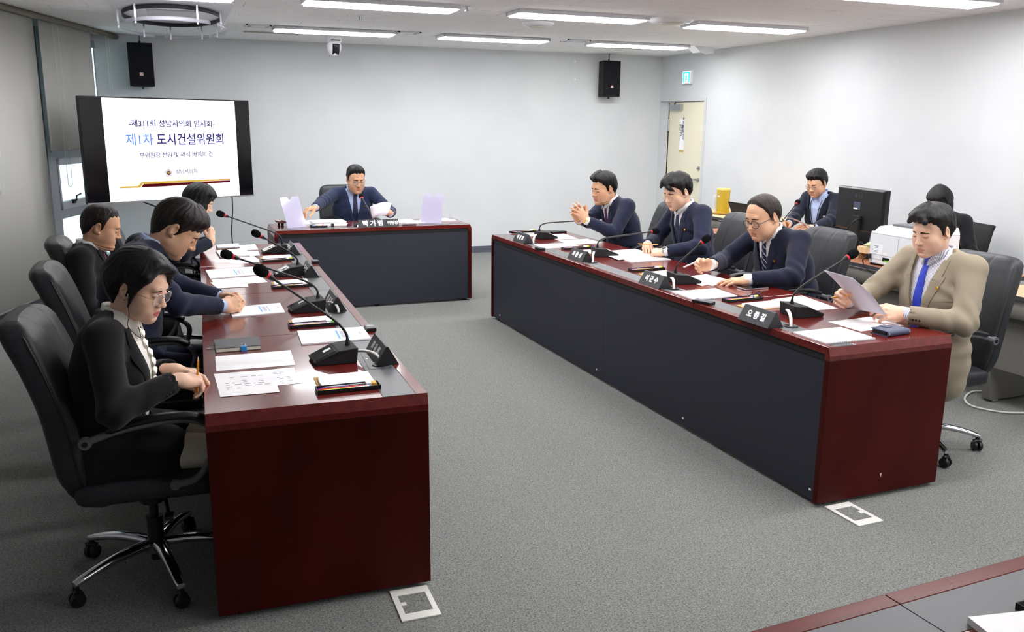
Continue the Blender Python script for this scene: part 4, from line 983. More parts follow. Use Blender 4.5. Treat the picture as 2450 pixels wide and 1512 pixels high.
bt = thing('talk_switch', "black rounded box left of the long name sign", 'box', (1.525, 7.90, TZ), .1); MB().b2((-.04, -.04, 0), (.04, .05, .035)).build('box_body', M['black'], bt, bevel=.01, seg=3); MB().tube(bez([(-.02, -.04, .02), (-.04, -.07, .02), (-.035, -.08, .002)], 8), .006, 8).build('box_cable', M['cable'], bt, 60)

# foreground table
sp4 = thing('paper_stack', 'white paper stack on the table cut off at the bottom right corner', 'paper stack', (1.49, .93, TZ), -.18, 'paper stacks'); MB().b2((-.16, -.12, 0), (.12, .12, .014)).build('sheets', M['paper'], sp4)
tray_f = thing('pen_tray', 'black pen tray corner at the bottom right picture edge', 'pen tray', (1.56, 1.055, TZ), .05, 'black pen trays'); m = MB(); m.b2((-.075, -.03, 0), (.12, .03, .003)); m.b2((-.075, -.03, 0), (.12, -.027, .016)); m.b2((-.075, .027, 0), (.12, .03, .016)); m.b2((-.075, -.03, 0), (-.072, .03, .016)); m.build('tray_body', M['black'], tray_f, bevel=.0015)

# ---------------------------------------------------------------- staff desk things
DZT = .722
mo = thing('computer_monitor', 'black computer monitor seen from behind on the staff desk', 'monitor', (4.78, 5.10, DZT), 0)
mrz = -.13; Rm_ = rotz(mrz)
def mbx(lo, hi): return MB().b2(lo, hi)
mo.rotation_euler = (0, 0, mrz)
m = MB(); P = []
for (x, s) in ((.018, 1.0), (-.008, 1.0), (-.016, .99), (-.0295, .93)): P.append([np.array([x, y*s, .345+z*s]) for (y, z) in ((-.29, -.160), (.29, -.160), (.29, .160), (-.29, .160))])
m.grid(P, closed_v=True); m.f.append((0, 1, 2, 3)); m.m.append(0); m.f.append((12, 15, 14, 13)); m.m.append(0); m.build('monitor_shell', M['black'], mo, bevel=.004)
MB().b2((.0175, -.28, .19), (.019, .28, .50)).build('monitor_screen', mat('monitor_glass', (150, 170, 200), .2, emit=(160, 180, 210), es=.5), mo)
m = MB(); m.b2((-.05, -.045, .03), (-.028, .045, .30)); m.b2((-.11, -.12, .0), (.09, .12, .014)); m.build('monitor_stand', M['matte'], mo, bevel=.004)
RL = np.stack([np.array([0, -1., 0]), np.array([0, 0, 1.]), np.array([-1., 0, 0])], 1)
text('monitor_logo', 'LG', .040, RL, (-.0306, -.018, .445), mat('embossed', (58, 58, 62), .35), mo, .001)
MB().lathe([(.015, 0), (.015, .001), (.001, .001)], 20, (-.030, .040, .445), roty(-PI/2)).build('logo_disc', bpy.data.materials['embossed'], mo)
m = MB(); m.b2((-.031, -.02, .345), (-.030, .062, .40)); m.build('rating_label', mat('label_blue', (70, 78, 96), .5), mo); MB().b2((-.0315, .012, .345), (-.0312, .06, .355)).build('barcode_strip', M['white'], mo)
MB().tube(spline([(-.035, -.045, .285), (-.09, -.03, .25), (-.12, .05, .12), (-.10, .12, .0)], 6), .005, 8).build('monitor_cable', M['black'], mo, 60)
tag(MB().b2((4.95, 4.76, DZT), (4.962, 5.00, DZT+.20)).build('document_stand', mat('white_board', (222, 222, 224), .6)), 'white upright panel between the monitor and the printer', 'panel')
pr = thing('laser_printer', 'white laser printer with a black power plug on the staff desk', 'printer', (4.74, 4.555, DZT), 0)
x0, x1, y0, y1 = -.20, .20, -.185, .215
MB().b2((x0, y0, .012), (x1, y1, .235)).build('printer_body', M['white'], pr, bevel=.008, seg=3)
MB().add([(x0+.03, y0+.0, .235), (x1, y0, .235), (x1, y1, .235), (x0+.03, y1, .235), (x0+.055, y0+.02, .27), (x1, y0+.02, .285), (x1, y1-.02, .285), (x0+.055, y1-.02, .27)], [(0, 3, 2, 1), (4, 5, 6, 7), (0, 1, 5, 4), (1, 2, 6, 5), (2, 3, 7, 6), (3, 0, 4, 7)]).build('printer_lid', M['white'], pr, bevel=.006)
MB().b2((x0+.12, y0+.07, .268), (x1-.03, y1-.07, .288)).build('output_tray', mat('tray_grey', (96, 98, 104), .6), pr, bevel=.003)
m = MB(); m.b2((x0-.0006, y0+.005, .076), (x0+.004, y1-.004, .078)); m.b2((x0-.0006, y0+.005, .044), (x0+.004, y1-.03, .046)); m.b2((x0-.0006, y1-.034, .015), (x0+.004, y1-.032, .077)); m.b2((x0-.0006, -.045, .078), (x0+.004, -.0435, .22)); m.b2((x0-.0006, y0+.005, .222), (x0+.004, y1-.004, .2235)); m.build('panel_gaps', mat('gap_grey', (108, 110, 118), .6), pr)
MB().b2((x0-.001, .02, .036), (x0+.006, .085, .066)).build('tray_handle', M['black'], pr, bevel=.006); MB().b2((x0-.0016, .03, .036), (x0-.0008, .07, .046)).build('handle_mark', M['green'], pr)
m = MB(); m.b2((x0-.001, .09, .085), (x0-.0004, .17, .15)); m.b2((x0-.001, .045, .085), (x0-.0004, .08, .10)); m.b2((x0-.001, -.15, .095), (x0-.0004, -.085, .125)); m.build('printer_stickers', mat('sticker_white', (246, 246, 246), .7), pr)
m = MB()
for i in range(5): m.b2((x0-.0014, .13, .093+.010*i), (x0-.0009, .165, .096+.010*i))
m.b2((x0-.0014, .125, .135), (x0-.0009, .166, .1385)); m.build('sticker_print', M['ink'], pr)
m = MB(); m.b2((x0-.03, y1-.026, .045), (x0, y1-.006, .075)); m.tube(spline([(x0-.03, y1-.016, .055), (x0-.05, y1-.0, .03), (x0-.045, y1-.03, -.02), (x0-.03, y1-.09, -.05), (x0-.025, y1-.12, -.045), (x0-.022, y0+.16, .0), (x0-.004, y0+.08, .10)], 7), .004, 8); m.build('power_plug', M['black'], pr, 50)
m = MB(); m.b2((x0, y0+.02, 0), (x0+.05, y0+.06, .012)); m.b2((x0, y1-.06, 0), (x0+.05, y1-.02, .012)); m.b2((x1-.05, y0+.02, 0), (x1, y0+.06, .012)); m.b2((x1-.05, y1-.06, 0), (x1, y1-.02, .012)); m.build('printer_feet', M['black'], pr)
shelf = thing('wooden_riser', 'low pale wooden riser left of the printer', 'riser', (4.80, 4.92, DZT), 0)
pw = noisy(mat('pale_wood', (222, 194, 150), .5), (214, 184, 140), (228, 202, 160), (4, 40, 4), 3)
tw = thing('wet_wipes_pack', 'light green wet wipe pack left of the printer', 'pack', (4.74, 4.86, DZT+.088), .3)
P = []
for u in np.linspace(-1, 1, 12): P.append([np.array([.075*math.cos(a)*(1-.15*abs(u)**3), .11*u+.006*math.sin(7*a), .024+.024*math.sin(a)*(1-abs(u)**4)*(1+.12*math.sin(5*u+3*a))]) for a in np.linspace(0, 2*PI, 16, endpoint=False)])
MB().grid(P, closed_v=True).build('pack_body', noisy(mat('lime_plastic', (190, 215, 120), .35), (170, 205, 90), (232, 240, 214), (14, 14, 14), 2), tw, 180)
MB().b2((-.03, -.045, .046), (.03, .045, .051)).build('pack_lid', M['white'], tw, bevel=.002)
m = MB(); m.b2((-.14, -.14, .07), (.16, .10, .088)); m.b2((-.14, -.14, 0), (.16, -.12, .07)); m.b2((-.14, .08, 0), (.16, .10, .07)); m.b2((-.14, -.12, .045), (-.125, .08, .07)); m.build('riser_board', pw, shelf, bevel=.002)
mo.location = (4.775, 5.13, DZT+.001)
# side desk by the door: wooden tray, yellow jug, stacked cups, laptop
ty = thing('serving_tray', 'oval golden serving tray under the yellow jug', 'tray', (5.62, 8.17, DZT), .0)
m = MB(); m.lathe([(.19, .004), (.20, .010), (.215, .022), (.205, .022), (.185, .008), (.001, .008)], 40)
for i, q in enumerate(m.v): m.v[i] = q*np.array([.72, 1.0, 1])
m.build('tray_body', mat('tray_gold', (214, 190, 110), .35), ty, 50)
jg = thing('water_jug', 'tall translucent yellow water jug on the oval tray', 'jug', (5.60, 8.11, DZT+.0085))
jm = mat('jug_amber', (205, 172, 36), .12, alpha=.80)
m = MB(); P = []
for (z, s) in ((0, .9), (.012, 1.0), (.22, 1.06), (.255, 1.08)): P.append([np.array([x*s, y*s, z]) for (x, y) in sellipse(28, .055, .062, 4)])
m.grid(P, closed_v=True); m.f.append(tuple(range(28))); m.m.append(0); m.build('jug_body', jm, jg, 50)
m = MB(); P = []
for (z, s) in ((.255, 1.10), (.268, 1.10), (.274, .9)): P.append([np.array([x*s, y*s, z]) for (x, y) in sellipse(28, .055, .062, 4)])
m.grid(P, closed_v=True); m.f.append(tuple(28*2+j for j in range(28))); m.m.append(0); m.build('jug_lid', mat('jug_lid', (236, 214, 120), .3), jg, 50)
MB().b2((-.062, -.020, .18), (-.0565, .02, .19)).build('jug_mark', M['white'], jg)
for k, (dx, dy, n) in enumerate(((.0, .13, 5), (.075, .085, 4))):
    cpt = thing('glass_stack', ('taller' if k == 0 else 'shorter')+' stack of clear plastic cups left of the yellow jug', 'cups', (5.60+dx, 8.11+dy, DZT+.0085), 0, 'stacked clear cups')
    for i in range(n):
        MB().lathe([(.026, .002), (.030, .04), (.036, .105), (.0345, .105), (.0285, .04), (.0245, .005), (.001, .005)], 18, (0, 0, .022*i)).build('cup', mat('cup_clear', (235, 238, 240), .1, alpha=.30) if (k == 0 and i == 0) else bpy.data.materials['cup_clear'], cpt, 50)
lp = thing('laptop', 'black open laptop standing behind a council chair near the door', 'laptop', (5.55, 7.62, DZT), 0)
MB().b2((-.02, -.20, 0), (.25, .20, .018)).build('laptop_base', M['black'], lp, bevel=.003); MB().add([(-.02, -.20, .016), (-.02, .20, .016), (-.09, .20, .165), (-.09, -.20, .165), (-.012, -.20, .016), (-.012, .20, .016), (-.082, .20, .165), (-.082, -.20, .165)], [(0, 1, 2, 3), (7, 6, 5, 4), (0, 3, 7, 4), (1, 5, 6, 2), (2, 6, 7, 3), (0, 4, 5, 1)]).build('laptop_lid', M['matte'], lp)
# staff table microphone standing behind the monitor side
microphone(np.array([4.72, 5.95, DZT]), -PI/2, at(1908, 484, x=5.02), 'desk microphone pointing up at the staff man with a lanyard')
# cables on the floor at the right edge
tag(MB().tube(spline([(4.80, 3.90, .007), (4.70, 3.925, .007), (4.53, 3.83, .007), (4.45, 3.70, .007), (4.52, 3.56, .007), (4.64, 3.50, .007), (4.85, 3.42, .007), (5.0, 3.2, .007)], 8), .0065, 8).build('floor_cable', M['cable'], None, 60), 'white cable looping on the carpet by the right desk leg', 'cable')
tag(MB().tube(spline([(4.96, 3.72, .40), (4.93, 3.69, .18), (4.96, 3.66, .03), (5.02, 3.58, .012), (5.06, 3.4, .012)], 8), .005, 8).build('power_cable', M['black'], None, 60), 'black cable hanging down under the desk at the right picture edge', 'cable')
ps = thing('power_strip', 'black power adapter on the carpet under the right desk', 'adapter', (5.02, 3.50, 0), .4); MB().b2((-.03, -.09, 0), (.03, .09, .035)).build('adapter_body', M['black'], ps, bevel=.004); MB().tube(spline([(0, .09, .015), (-.02, .15, .01), (.06, .2, .008)], 5), .004, 6).build('adapter_lead', M['black'], ps, 60)
tag(MB().tube(spline([(5.15, 3.70, DZT+.006), (4.98, 3.60, DZT+.012), (4.95, 3.5, DZT+.05), (4.99, 3.4, DZT+.012), (5.02, 3.2, DZT+.006)], 7), .003, 6).build('desk_cable', M['black'], None, 60), 'thin black cable on the pale desk top at the right edge', 'cable')

# ---------------------------------------------------------------- sculpting: signed distance fields meshed by surface nets
f4 = np.float32
def smin(a, b, k):
    if k <= 0: return np.minimum(a, b)
    h = np.maximum(k-np.abs(a-b), 0)/k
    return np.minimum(a, b)-h*h*k*0.25
def smax(a, b, k): return -smin(-a, -b, k)
class Ell:
    def __init__(s, c, r, R=None):
        s.c = np.asarray(c, float); s.r = np.asarray(r, float)*np.ones(3); s.R = R
        e = s.r if R is None else np.abs(R)@s.r
        s.lo, s.hi = s.c-e, s.c+e
    def f(s, x, y, z):
        x, y, z = x-s.c[0], y-s.c[1], z-s.c[2]
        if s.R is not None:
            R = s.R; x, y, z = R[0, 0]*x+R[1, 0]*y+R[2, 0]*z, R[0, 1]*x+R[1, 1]*y+R[2, 1]*z, R[0, 2]*x+R[1, 2]*y+R[2, 2]*z
        a, b, c = x/s.r[0], y/s.r[1], z/s.r[2]
        k0 = np.sqrt(a*a+b*b+c*c)+1e-6
        k1 = np.sqrt((a/s.r[0])**2+(b/s.r[1])**2+(c/s.r[2])**2)+1e-6
        return k0*(k0-1)/k1
class Cone:
    """capsule with two radii; ax = stretch of space along x (elliptic sections)"""
    def __init__(s, a, b, ra, rb=None, ax=1.0):
        s.a = np.asarray(a, float); s.b = np.asarray(b, float); s.ra = ra; s.rb = ra if rb is None else rb; s.ax = ax
        m = np.array([ax, 1, 1])
        s.lo = np.minimum(s.a-ra*m, s.b-s.rb*m); s.hi = np.maximum(s.a+ra*m, s.b+s.rb*m)
    def f(s, x, y, z):
        ax = s.ax; a = s.a/np.array([ax, 1, 1]); d = s.b/np.array([ax, 1, 1])-a
        x, y, z = x/ax-a[0], y-a[1], z-a[2]
        t = np.clip((x*d[0]+y*d[1]+z*d[2])/max(d@d, 1e-9), 0, 1)
        return np.sqrt((x-t*d[0])**2+(y-t*d[1])**2+(z-t*d[2])**2)-(s.ra+t*(s.rb-s.ra))
class Box:
    def __init__(s, c, h, r=0.0, R=None):
        s.c = np.asarray(c, float); s.h = np.asarray(h, float); s.r = r; s.R = R
        e = s.h if R is None else np.abs(R)@s.h
        s.lo, s.hi = s.c-e, s.c+e
    def f(s, x, y, z):
        x, y, z = x-s.c[0], y-s.c[1], z-s.c[2]
        if s.R is not None:
            R = s.R; x, y, z = R[0, 0]*x+R[1, 0]*y+R[2, 0]*z, R[0, 1]*x+R[1, 1]*y+R[2, 1]*z, R[0, 2]*x+R[1, 2]*y+R[2, 2]*z
        h = s.h-s.r; a, b, c = np.abs(x)-h[0], np.abs(y)-h[1], np.abs(z)-h[2]
        return np.sqrt(np.maximum(a, 0)**2+np.maximum(b, 0)**2+np.maximum(c, 0)**2)+np.minimum(np.maximum(a, np.maximum(b, c)), 0)-s.r
class Sdf:
    def __init__(s, lo, hi, h):
        s.o = np.asarray(lo, float); s.h = h; s.n = np.ceil((np.asarray(hi)-s.o)/h).astype(int)+1
        s.d = np.full(s.n, 1.0, f4); s.mg = 0.0
        s.X = [(s.o[i]+h*np.arange(s.n[i])).astype(f4) for i in range(3)]
    def _sl(s, lo, hi):
        a = np.clip(np.floor((np.asarray(lo)-s.o)/s.h).astype(int), 0, s.n); b = np.clip(np.ceil((np.asarray(hi)-s.o)/s.h).astype(int)+1, 0, s.n)
        if np.any(b <= a): return None
        sl = tuple(slice(p, q) for p, q in zip(a, b))
        return sl, s.X[0][sl[0]][:, None, None], s.X[1][sl[1]][None, :, None], s.X[2][sl[2]][None, None, :]
    def un(s, p, k=0.0):
        m = k+3*s.h+s.mg; q = s._sl(p.lo-m, p.hi+m)
        if q: s.d[q[0]] = smin(s.d[q[0]], p.f(*q[1:]).astype(f4), k)
        return s
    def cut(s, p, k=0.0):
        m = k+3*s.h; q = s._sl(p.lo-m, p.hi+m)
        if q: s.d[q[0]] = smax(s.d[q[0]], -p.f(*q[1:]).astype(f4), k)
        return s
    def grid(s): return s.X[0][:, None, None], s.X[1][None, :, None], s.X[2][None, None, :]
    def chain(s, pts, rr, k, ax=1.0, k0=None):
        for i in range(len(pts)-1): s.un(Cone(pts[i], pts[i+1], rr[i], rr[i+1], ax), k if i or k0 is None else k0)
        return s
    def surf_y(s, x, z, front=True):
        """y of the outermost surface along the column (x, z)"""
        ix = np.clip((x-s.o[0])/s.h, 0, s.n[0]-1.001); iz = np.clip((z-s.o[2])/s.h, 0, s.n[2]-1.001)
        i, k = int(ix), int(iz); a, b = ix-i, iz-k
        col = (s.d[i, :, k]*(1-a)+s.d[i+1, :, k]*a)*(1-b)+(s.d[i, :, k+1]*(1-a)+s.d[i+1, :, k+1]*a)*b
        rng = range(len(col)-1, 0, -1) if front else range(0, len(col)-1)
        for j in rng:
            j2 = j-1 if front else j+1
            if col[j] > 0 >= col[j2]:
                t = col[j]/(col[j]-col[j2]); return float(s.o[1]+s.h*(j+(j2-j)*t))
        return None
    def mesh(s):
        d = s.d; n = s.n; neg = d < 0
        c = [neg[i:n[0]-1+i, j:n[1]-1+j, k:n[2]-1+k] for i in (0, 1) for j in (0, 1) for k in (0, 1)]
        al = c[0].copy(); an = c[0].copy()
        for q in c[1:]: al &= q; an |= q
        act = an & ~al; I = np.argwhere(act)
        if len(I) == 0: return np.zeros((0, 3)), np.zeros((0, 4), int)
        off = np.array([(i, j, k) for i in (0, 1) for j in (0, 1) for k in (0, 1)])
        V = np.stack([d[I[:, 0]+o[0], I[:, 1]+o[1], I[:, 2]+o[2]] for o in off], 1).astype(float)
        ac = np.zeros((len(I), 3)); cnt = np.zeros(len(I))
        for a in range(8):
            for b in range(a+1, 8):
                if np.abs(off[a]-off[b]).sum() != 1: continue
                m = (V[:, a] < 0) != (V[:, b] < 0); t = np.where(m, V[:, a]/np.where(m, V[:, a]-V[:, b], 1), 0)
                p = off[a]+(off[b]-off[a])*t[:, None]; ac += np.where(m[:, None], p, 0); cnt += m
        P = (I+ac/cnt[:, None])*s.h+s.o
        idx = np.full(act.shape, -1, np.int64); idx[act] = np.arange(len(I))
        F = []
        for ax in range(3):
            u, v = [(1, 2), (2, 0), (0, 1)][ax]
            sl0 = [slice(None)]*3; sl1 = [slice(None)]*3; sl0[ax] = slice(0, n[ax]-1); sl1[ax] = slice(1, n[ax])
            ed = neg[tuple(sl0)] != neg[tuple(sl1)]; E = np.argwhere(ed)
            E = E[(E[:, u] > 0) & (E[:, v] > 0) & (E[:, u] < n[u]-1) & (E[:, v] < n[v]-1)]
            if not len(E): continue
            def g(du, dv):
                Q = E.copy(); Q[:, u] += du; Q[:, v] += dv; return idx[Q[:, 0], Q[:, 1], Q[:, 2]]
            q = np.stack([g(-1, -1), g(0, -1), g(0, 0), g(-1, 0)], 1)
            fl = ~neg[E[:, 0], E[:, 1], E[:, 2]]; q[fl] = q[fl][:, ::-1]; F.append(q)
        return P, np.concatenate(F)
def relax(P, F, n=1, lam=.5):
    """a little smoothing of the net"""
    for _ in range(n):
        A = np.zeros_like(P); c = np.zeros(len(P))
        for a, b in ((0, 1), (1, 2), (2, 3), (3, 0)):
            np.add.at(A, F[:, a], P[F[:, b]]); np.add.at(A, F[:, b], P[F[:, a]]); np.add.at(c, F[:, a], 1); np.add.at(c, F[:, b], 1)
        P = P+lam*(A/np.maximum(c, 1)[:, None]-P)
    return P
def np_mesh(name, P, F, mats, midx=None):
    me = bpy.data.meshes.new(name); nf = len(F); k = F.shape[1]
    me.vertices.add(len(P)); me.vertices.foreach_set('co', np.asarray(P, f4).ravel())
    me.loops.add(nf*k); me.loops.foreach_set('vertex_index', F.ravel().astype(np.int32))
    me.polygons.add(nf); me.polygons.foreach_set('loop_start', np.arange(0, nf*k, k, dtype=np.int32)); me.polygons.foreach_set('loop_total', np.full(nf, k, np.int32))
    for m in mats: me.materials.append(m)
    if midx is not None: me.polygons.foreach_set('material_index', midx.astype(np.int32))
    me.polygons.foreach_set('use_smooth', np.ones(nf, bool))
    me.update(calc_edges=True); me.validate(); return me
def noise3(x, y, z, s, seed=0):
    """cheap smooth noise from rotated sines"""
    r = np.random.RandomState(seed); o = 0
    for i in range(5):
        k = r.randn(3); k = k/np.linalg.norm(k)*s*(.6+.9*r.rand()); o = o+np.sin(k[0]*x+k[1]*y+k[2]*z+r.rand()*6.28)
    return o/5
def xf(M4, P): return P@M4[:3, :3].T+M4[:3, 3]
def M4(R, t):
    m = np.eye(4); m[:3, :3] = R; m[:3, 3] = t; return m

# ---------------------------------------------------------------- people
def skin_mat(name, c1, c2, lip=(176, 104, 92)):
    m = mat(name, c1, .5, spec=.35, sss=.12); noisy(m, c1, c2, (16, 16, 16), 3, .05, (420, 420, 420))
    nt = m.node_tree; b = nt.nodes['Principled BSDF']; src = b.inputs['Base Color'].links[0].from_socket
    for an, cc in (('lip', lip), ('lip2', (196, 82, 90)), ('beard', (128, 108, 96))):
        at_ = nt.nodes.new('ShaderNodeAttribute'); at_.attribute_name = an; mx = nt.nodes.new('ShaderNodeMix'); mx.data_type = 'RGBA'; mx.inputs[7].default_value = rgb(*cc)
        nt.links.new(at_.outputs['Fac'], mx.inputs[0]); nt.links.new(src, mx.inputs[6]); src = mx.outputs[2]
    nt.links.new(src, b.inputs['Base Color']); return m
SK = {'fair': skin_mat('skin_fair', (232, 192, 166), (224, 178, 150)), 'mid': skin_mat('skin_medium', (220, 176, 144), (208, 160, 128)), 'tan': skin_mat('skin_tan', (214, 167, 135), (202, 152, 119))}
def hair_mat(name, c1, c2):
    m = mat(name, c1, .48, spec=.35); noisy(m, c1, c2, (220, 60, 60), 2, .45, (650, 70, 70)); return m
HR = {'black': hair_mat('hair_black', (14, 13, 14), (26, 24, 25)), 'dark': hair_mat('hair_dark', (22, 19, 18), (40, 34, 31)), 'brown': hair_mat('hair_brown', (30, 24, 22), (54, 43, 37))}
BROW = noisy(mat('brow_dark', (46, 36, 32), .85, spec=.1), (32, 25, 22), (66, 50, 42), (300, 300, 900), 2)
LASH = mat('lash_dark', (30, 22, 20), .7)
def cloth(name, c, c2=None, rough=.85, sc=(500, 500, 500)):
    m = mat(name, c, rough, spec=.2, sheen=.12); c2 = c2 or tuple(min(255, int(q*1.12)+2) for q in c); noisy(m, c, c2, sc, 2, .15, (700, 700, 700)); return m
CL = {'black': cloth('black_wool', (21, 21, 24)), 'navy': cloth('navy_wool', (30, 34, 54)), 'navy2': cloth('dark_navy_wool', (25, 28, 46)), 'blue': cloth('blue_wool', (34, 42, 68)), 'ink': cloth('ink_wool', (24, 29, 42)),
      'beige': cloth('beige_wool', (140, 129, 111), (148, 137, 118)), 'trouser': cloth('dark_trouser', (26, 27, 33)), 'cream': cloth('cream_trouser', (206, 198, 184), (214, 206, 192)),
      'white': mat('white_cotton', (236, 236, 238), .75, spec=.2), 'pale': mat('pale_blue_cotton', (176, 192, 226), .75, spec=.2), 'ivory': mat('ivory_silk', (238, 236, 228), .55, spec=.3)}
def stripes(m, axis, period, c1, c2, duty=.5, rot=0.0):
    nt = m.node_tree; b = nt.nodes['Principled BSDF']; tc = nt.nodes.new('ShaderNodeTexCoord'); mp = nt.nodes.new('ShaderNodeMapping')
    mp.inputs['Rotation'].default_value = rot if isinstance(rot, tuple) else (0, rot, 0)
    sx = nt.nodes.new('ShaderNodeSeparateXYZ'); mo_ = nt.nodes.new('ShaderNodeMath'); mo_.operation = 'MULTIPLY'; mo_.inputs[1].default_value = 1/period
    fr = nt.nodes.new('ShaderNodeMath'); fr.operation = 'FRACT'; gt = nt.nodes.new('ShaderNodeMath'); gt.operation = 'GREATER_THAN'; gt.inputs[1].default_value = duty
    mx = nt.nodes.new('ShaderNodeMix'); mx.data_type = 'RGBA'; mx.inputs[6].default_value = rgb(*c1); mx.inputs[7].default_value = rgb(*c2)
    L = nt.links.new; L(tc.outputs['Object'], mp.inputs[0]); L(mp.outputs[0], sx.inputs[0]); L(sx.outputs[axis], mo_.inputs[0]); L(mo_.outputs[0], fr.inputs[0]); L(fr.outputs[0], gt.inputs[0]); L(gt.outputs[0], mx.inputs[0]); L(mx.outputs[2], b.inputs['Base Color'])
    return m
CL['striped'] = stripes(mat('striped_cotton', (236, 236, 240), .75, spec=.2), 0, .0065, (238, 238, 242), (150, 150, 178), .62)
TIE = {'navy': mat('tie_navy', (30, 32, 62), .55), 'plum': mat('tie_plum', (84, 34, 84), .55), 'blue': mat('tie_blue', (38, 62, 186), .5), 'ink': mat('tie_ink', (28, 38, 66), .55), 'wine': mat('tie_wine', (98, 28, 54), .55),
       'striped': stripes(mat('tie_striped', (30, 34, 60), .55), 2, .030, (28, 32, 62), (222, 224, 232), .86, (0, .75, 0))}

def surf_strip(S, rows, off, th, mats=None):
    """strip of points laid on the front of a sculpted surface: rows of (x, z)"""
    P = []
    for r in rows:
        line = []
        for (x, z, *o) in r:
            y = S.surf_y(x, z)
            line.append(np.array([x, (y if y is not None else np.nan), z]) + np.array([0, off+(o[0] if o else 0), 0]))
        P.append(line)
    A = np.array(P)
    for i in range(A.shape[0]):                                   # fill the gaps from neighbours
        ok = ~np.isnan(A[i, :, 1])
        if ok.any(): A[i, :, 1] = np.interp(np.arange(A.shape[1]), np.where(ok)[0], A[i, ok, 1])
    ok = ~np.isnan(A[:, 0, 1])
    for i in range(A.shape[0]):
        if not ok[i]: j = np.argmin(np.abs(np.where(ok)[0]-i)); A[i, :, 1] = A[np.where(ok)[0][j], :, 1]
    n, m = A.shape[:2]
    B = A+np.array([0, th, 0])
    v = list(A.reshape(-1, 3))+list(B.reshape(-1, 3)); f = []
    for i in range(n-1):
        for j in range(m-1):
            a, b, c, d = i*m+j, (i+1)*m+j, (i+1)*m+j+1, i*m+j+1
            f.append((a, b, c, d)); f.append((a+n*m, d+n*m, c+n*m, b+n*m))
    ed = [(0, j) for j in range(m)]+[(i, m-1) for i in range(1, n)]+[(n-1, j) for j in range(m-2, -1, -1)]+[(i, 0) for i in range(n-2, 0, -1)]
    ed = [i*m+j for i, j in ed]
    for a, b in zip(ed, ed[1:]+ed[:1]): f.append((a, b, b+n*m, a+n*m))
    return v, f
def put(mb, Mx):
    mb.v = [xf(Mx, np.asarray(p, float)[None])[0] for p in mb.v]; return mb

def sculpt_head(h, q):
    """h: look of the head; q: voxel size. Head frame: x right, y forward, z up, eyes at z=0"""
    fw, jw, ol, fat = h.get('fw', 1.0), h.get('jaw', 1.0), h.get('old', 0), h.get('fat', 0)
    N = np.asarray(h['neck'], float)
    lo = np.minimum([-.125, -.150, -.20], N-.075); hi = np.maximum([.125, .150, .170], N+.075)
    S = Sdf(lo, hi, q); S.mg = .05
    S.un(Ell((0, -.008, .030), (.0755*fw, .098, .086)))
    S.un(Ell((0, -.04, -.015), (.060, .058, .065)), .03)
    S.un(Ell((0, .028, -.030), (.063*fw, .062, .088)), .03)
    for s in (-1, 1):
        S.un(Cone((s*.047*jw*fw, .0, -.062), (s*.016, .066, -.100), .021, .018), .028)
        S.un(Ell((s*.042*fw, .055, -.027), (.027, .024, .025)), .025)
        S.un(Ell((s*.040*fw, .040, -.060), (.028, .036, .034)), .03)
        if fat: S.un(Ell((s*.045*fw, .030, -.072), (.024*fat, .036, .030)), .03)
    S.un(Cone((0, -.030, -.055), N, .051+.005*fat, .052+.005*fat), .03)
    S.base = S.d.copy(); S.mg = 0.0
    S.un(Ell((0, .074, -.102), (.021, .017, .016)), .02)
    if fat: S.un(Ell((0, .035, -.108), (.045, .045, .022*fat)), .03)
    S.un(Cone((-.030, .080, .024), (.030, .080, .024), .0115), .016)
    for s in (-1, 1): S.cut(Ell((s*.032, .102, .001), (.020, .014, .012)), .016)
    S.un(Cone((0, .084, .014), (0, .104, -.030), .0085, .0105), .012)
    S.un(Ell((0, .107, -.0335), (.0125, .0115, .0100)), .008)
    for s in (-1, 1):
        S.un(Ell((s*.0135, .097, -.0375), (.0085, .0105, .0075)), .006)
        S.cut(Ell((s*.0065, .106, -.0450), (.0035, .006, .003)), .003)
        S.un(Ell((s*.0315, .0775, .000), (.0150, .0135, .0120)), .004)
        S.cut(Cone((s*.018, .0905, -.0035), (s*.045, .0835, -.0025), .0010), .0035)
        if ol: S.cut(Cone((s*.019, .096, -.043), (s*.032, .083, -.074), .0012), .008); S.cut(Cone((s*.022, .089, -.017), (s*.042, .080, -.014), .001), .006)
    S.un(Ell((0, .078, -.071), (.031, .0165, .021)), .02)
    for s in (-1, 1):
        S.un(Cone((s*.020, .0850, -.0705), (s*.004, .0905, -.0668), .0036, .0046), .005)
        S.un(Cone((s*.018, .0850, -.0745), (0, .0900, -.0780), .0036, .0052), .006)
    S.cut(Cone((-.021, .0905, -.0712), (.021, .0905, -.0712), .0011), .0035)
    S.cut(Cone((0, .0985, -.0712), (0, .0985, -.0712), .0016), .006)
    S.cut(Cone((-.012, .092, -.0905), (.012, .092, -.0905), .002), .010)
    if ol:
        for k in (.040, .050): S.cut(Cone((-.03, .0885-(k-.04)*.5, k), (.03, .0885-(k-.04)*.5, k), .0006), .004)
    for s in (-1, 1):
        Re = rotz(s*-.42)@rotx(-.12)
        S.un(Ell((s*.0810*fw, -.012, -.006), (.0068, .0200, .0330), Re), .006)
        S.cut(Ell((s*.0870*fw, -.006, -.003), (.0055, .0115, .0190), Re), .004)
        S.un(Ell((s*.0750*fw, -.001, -.034), (.0055, .0085, .0085)), .006)
    P, F = S.mesh(); P = relax(P, F, 1, .5)
    e = .0092*np.sqrt(np.clip(1-(P[:, 0]/.0235)**2, 0, 1))
    lip = np.clip((e-np.abs(P[:, 2]+.0722))/.0024+.5, 0, 1)*np.clip((P[:, 1]-.076)/.004, 0, 1)*np.clip((.0245-np.abs(P[:, 0]))/.002, 0, 1)
    return S, P, F, lip

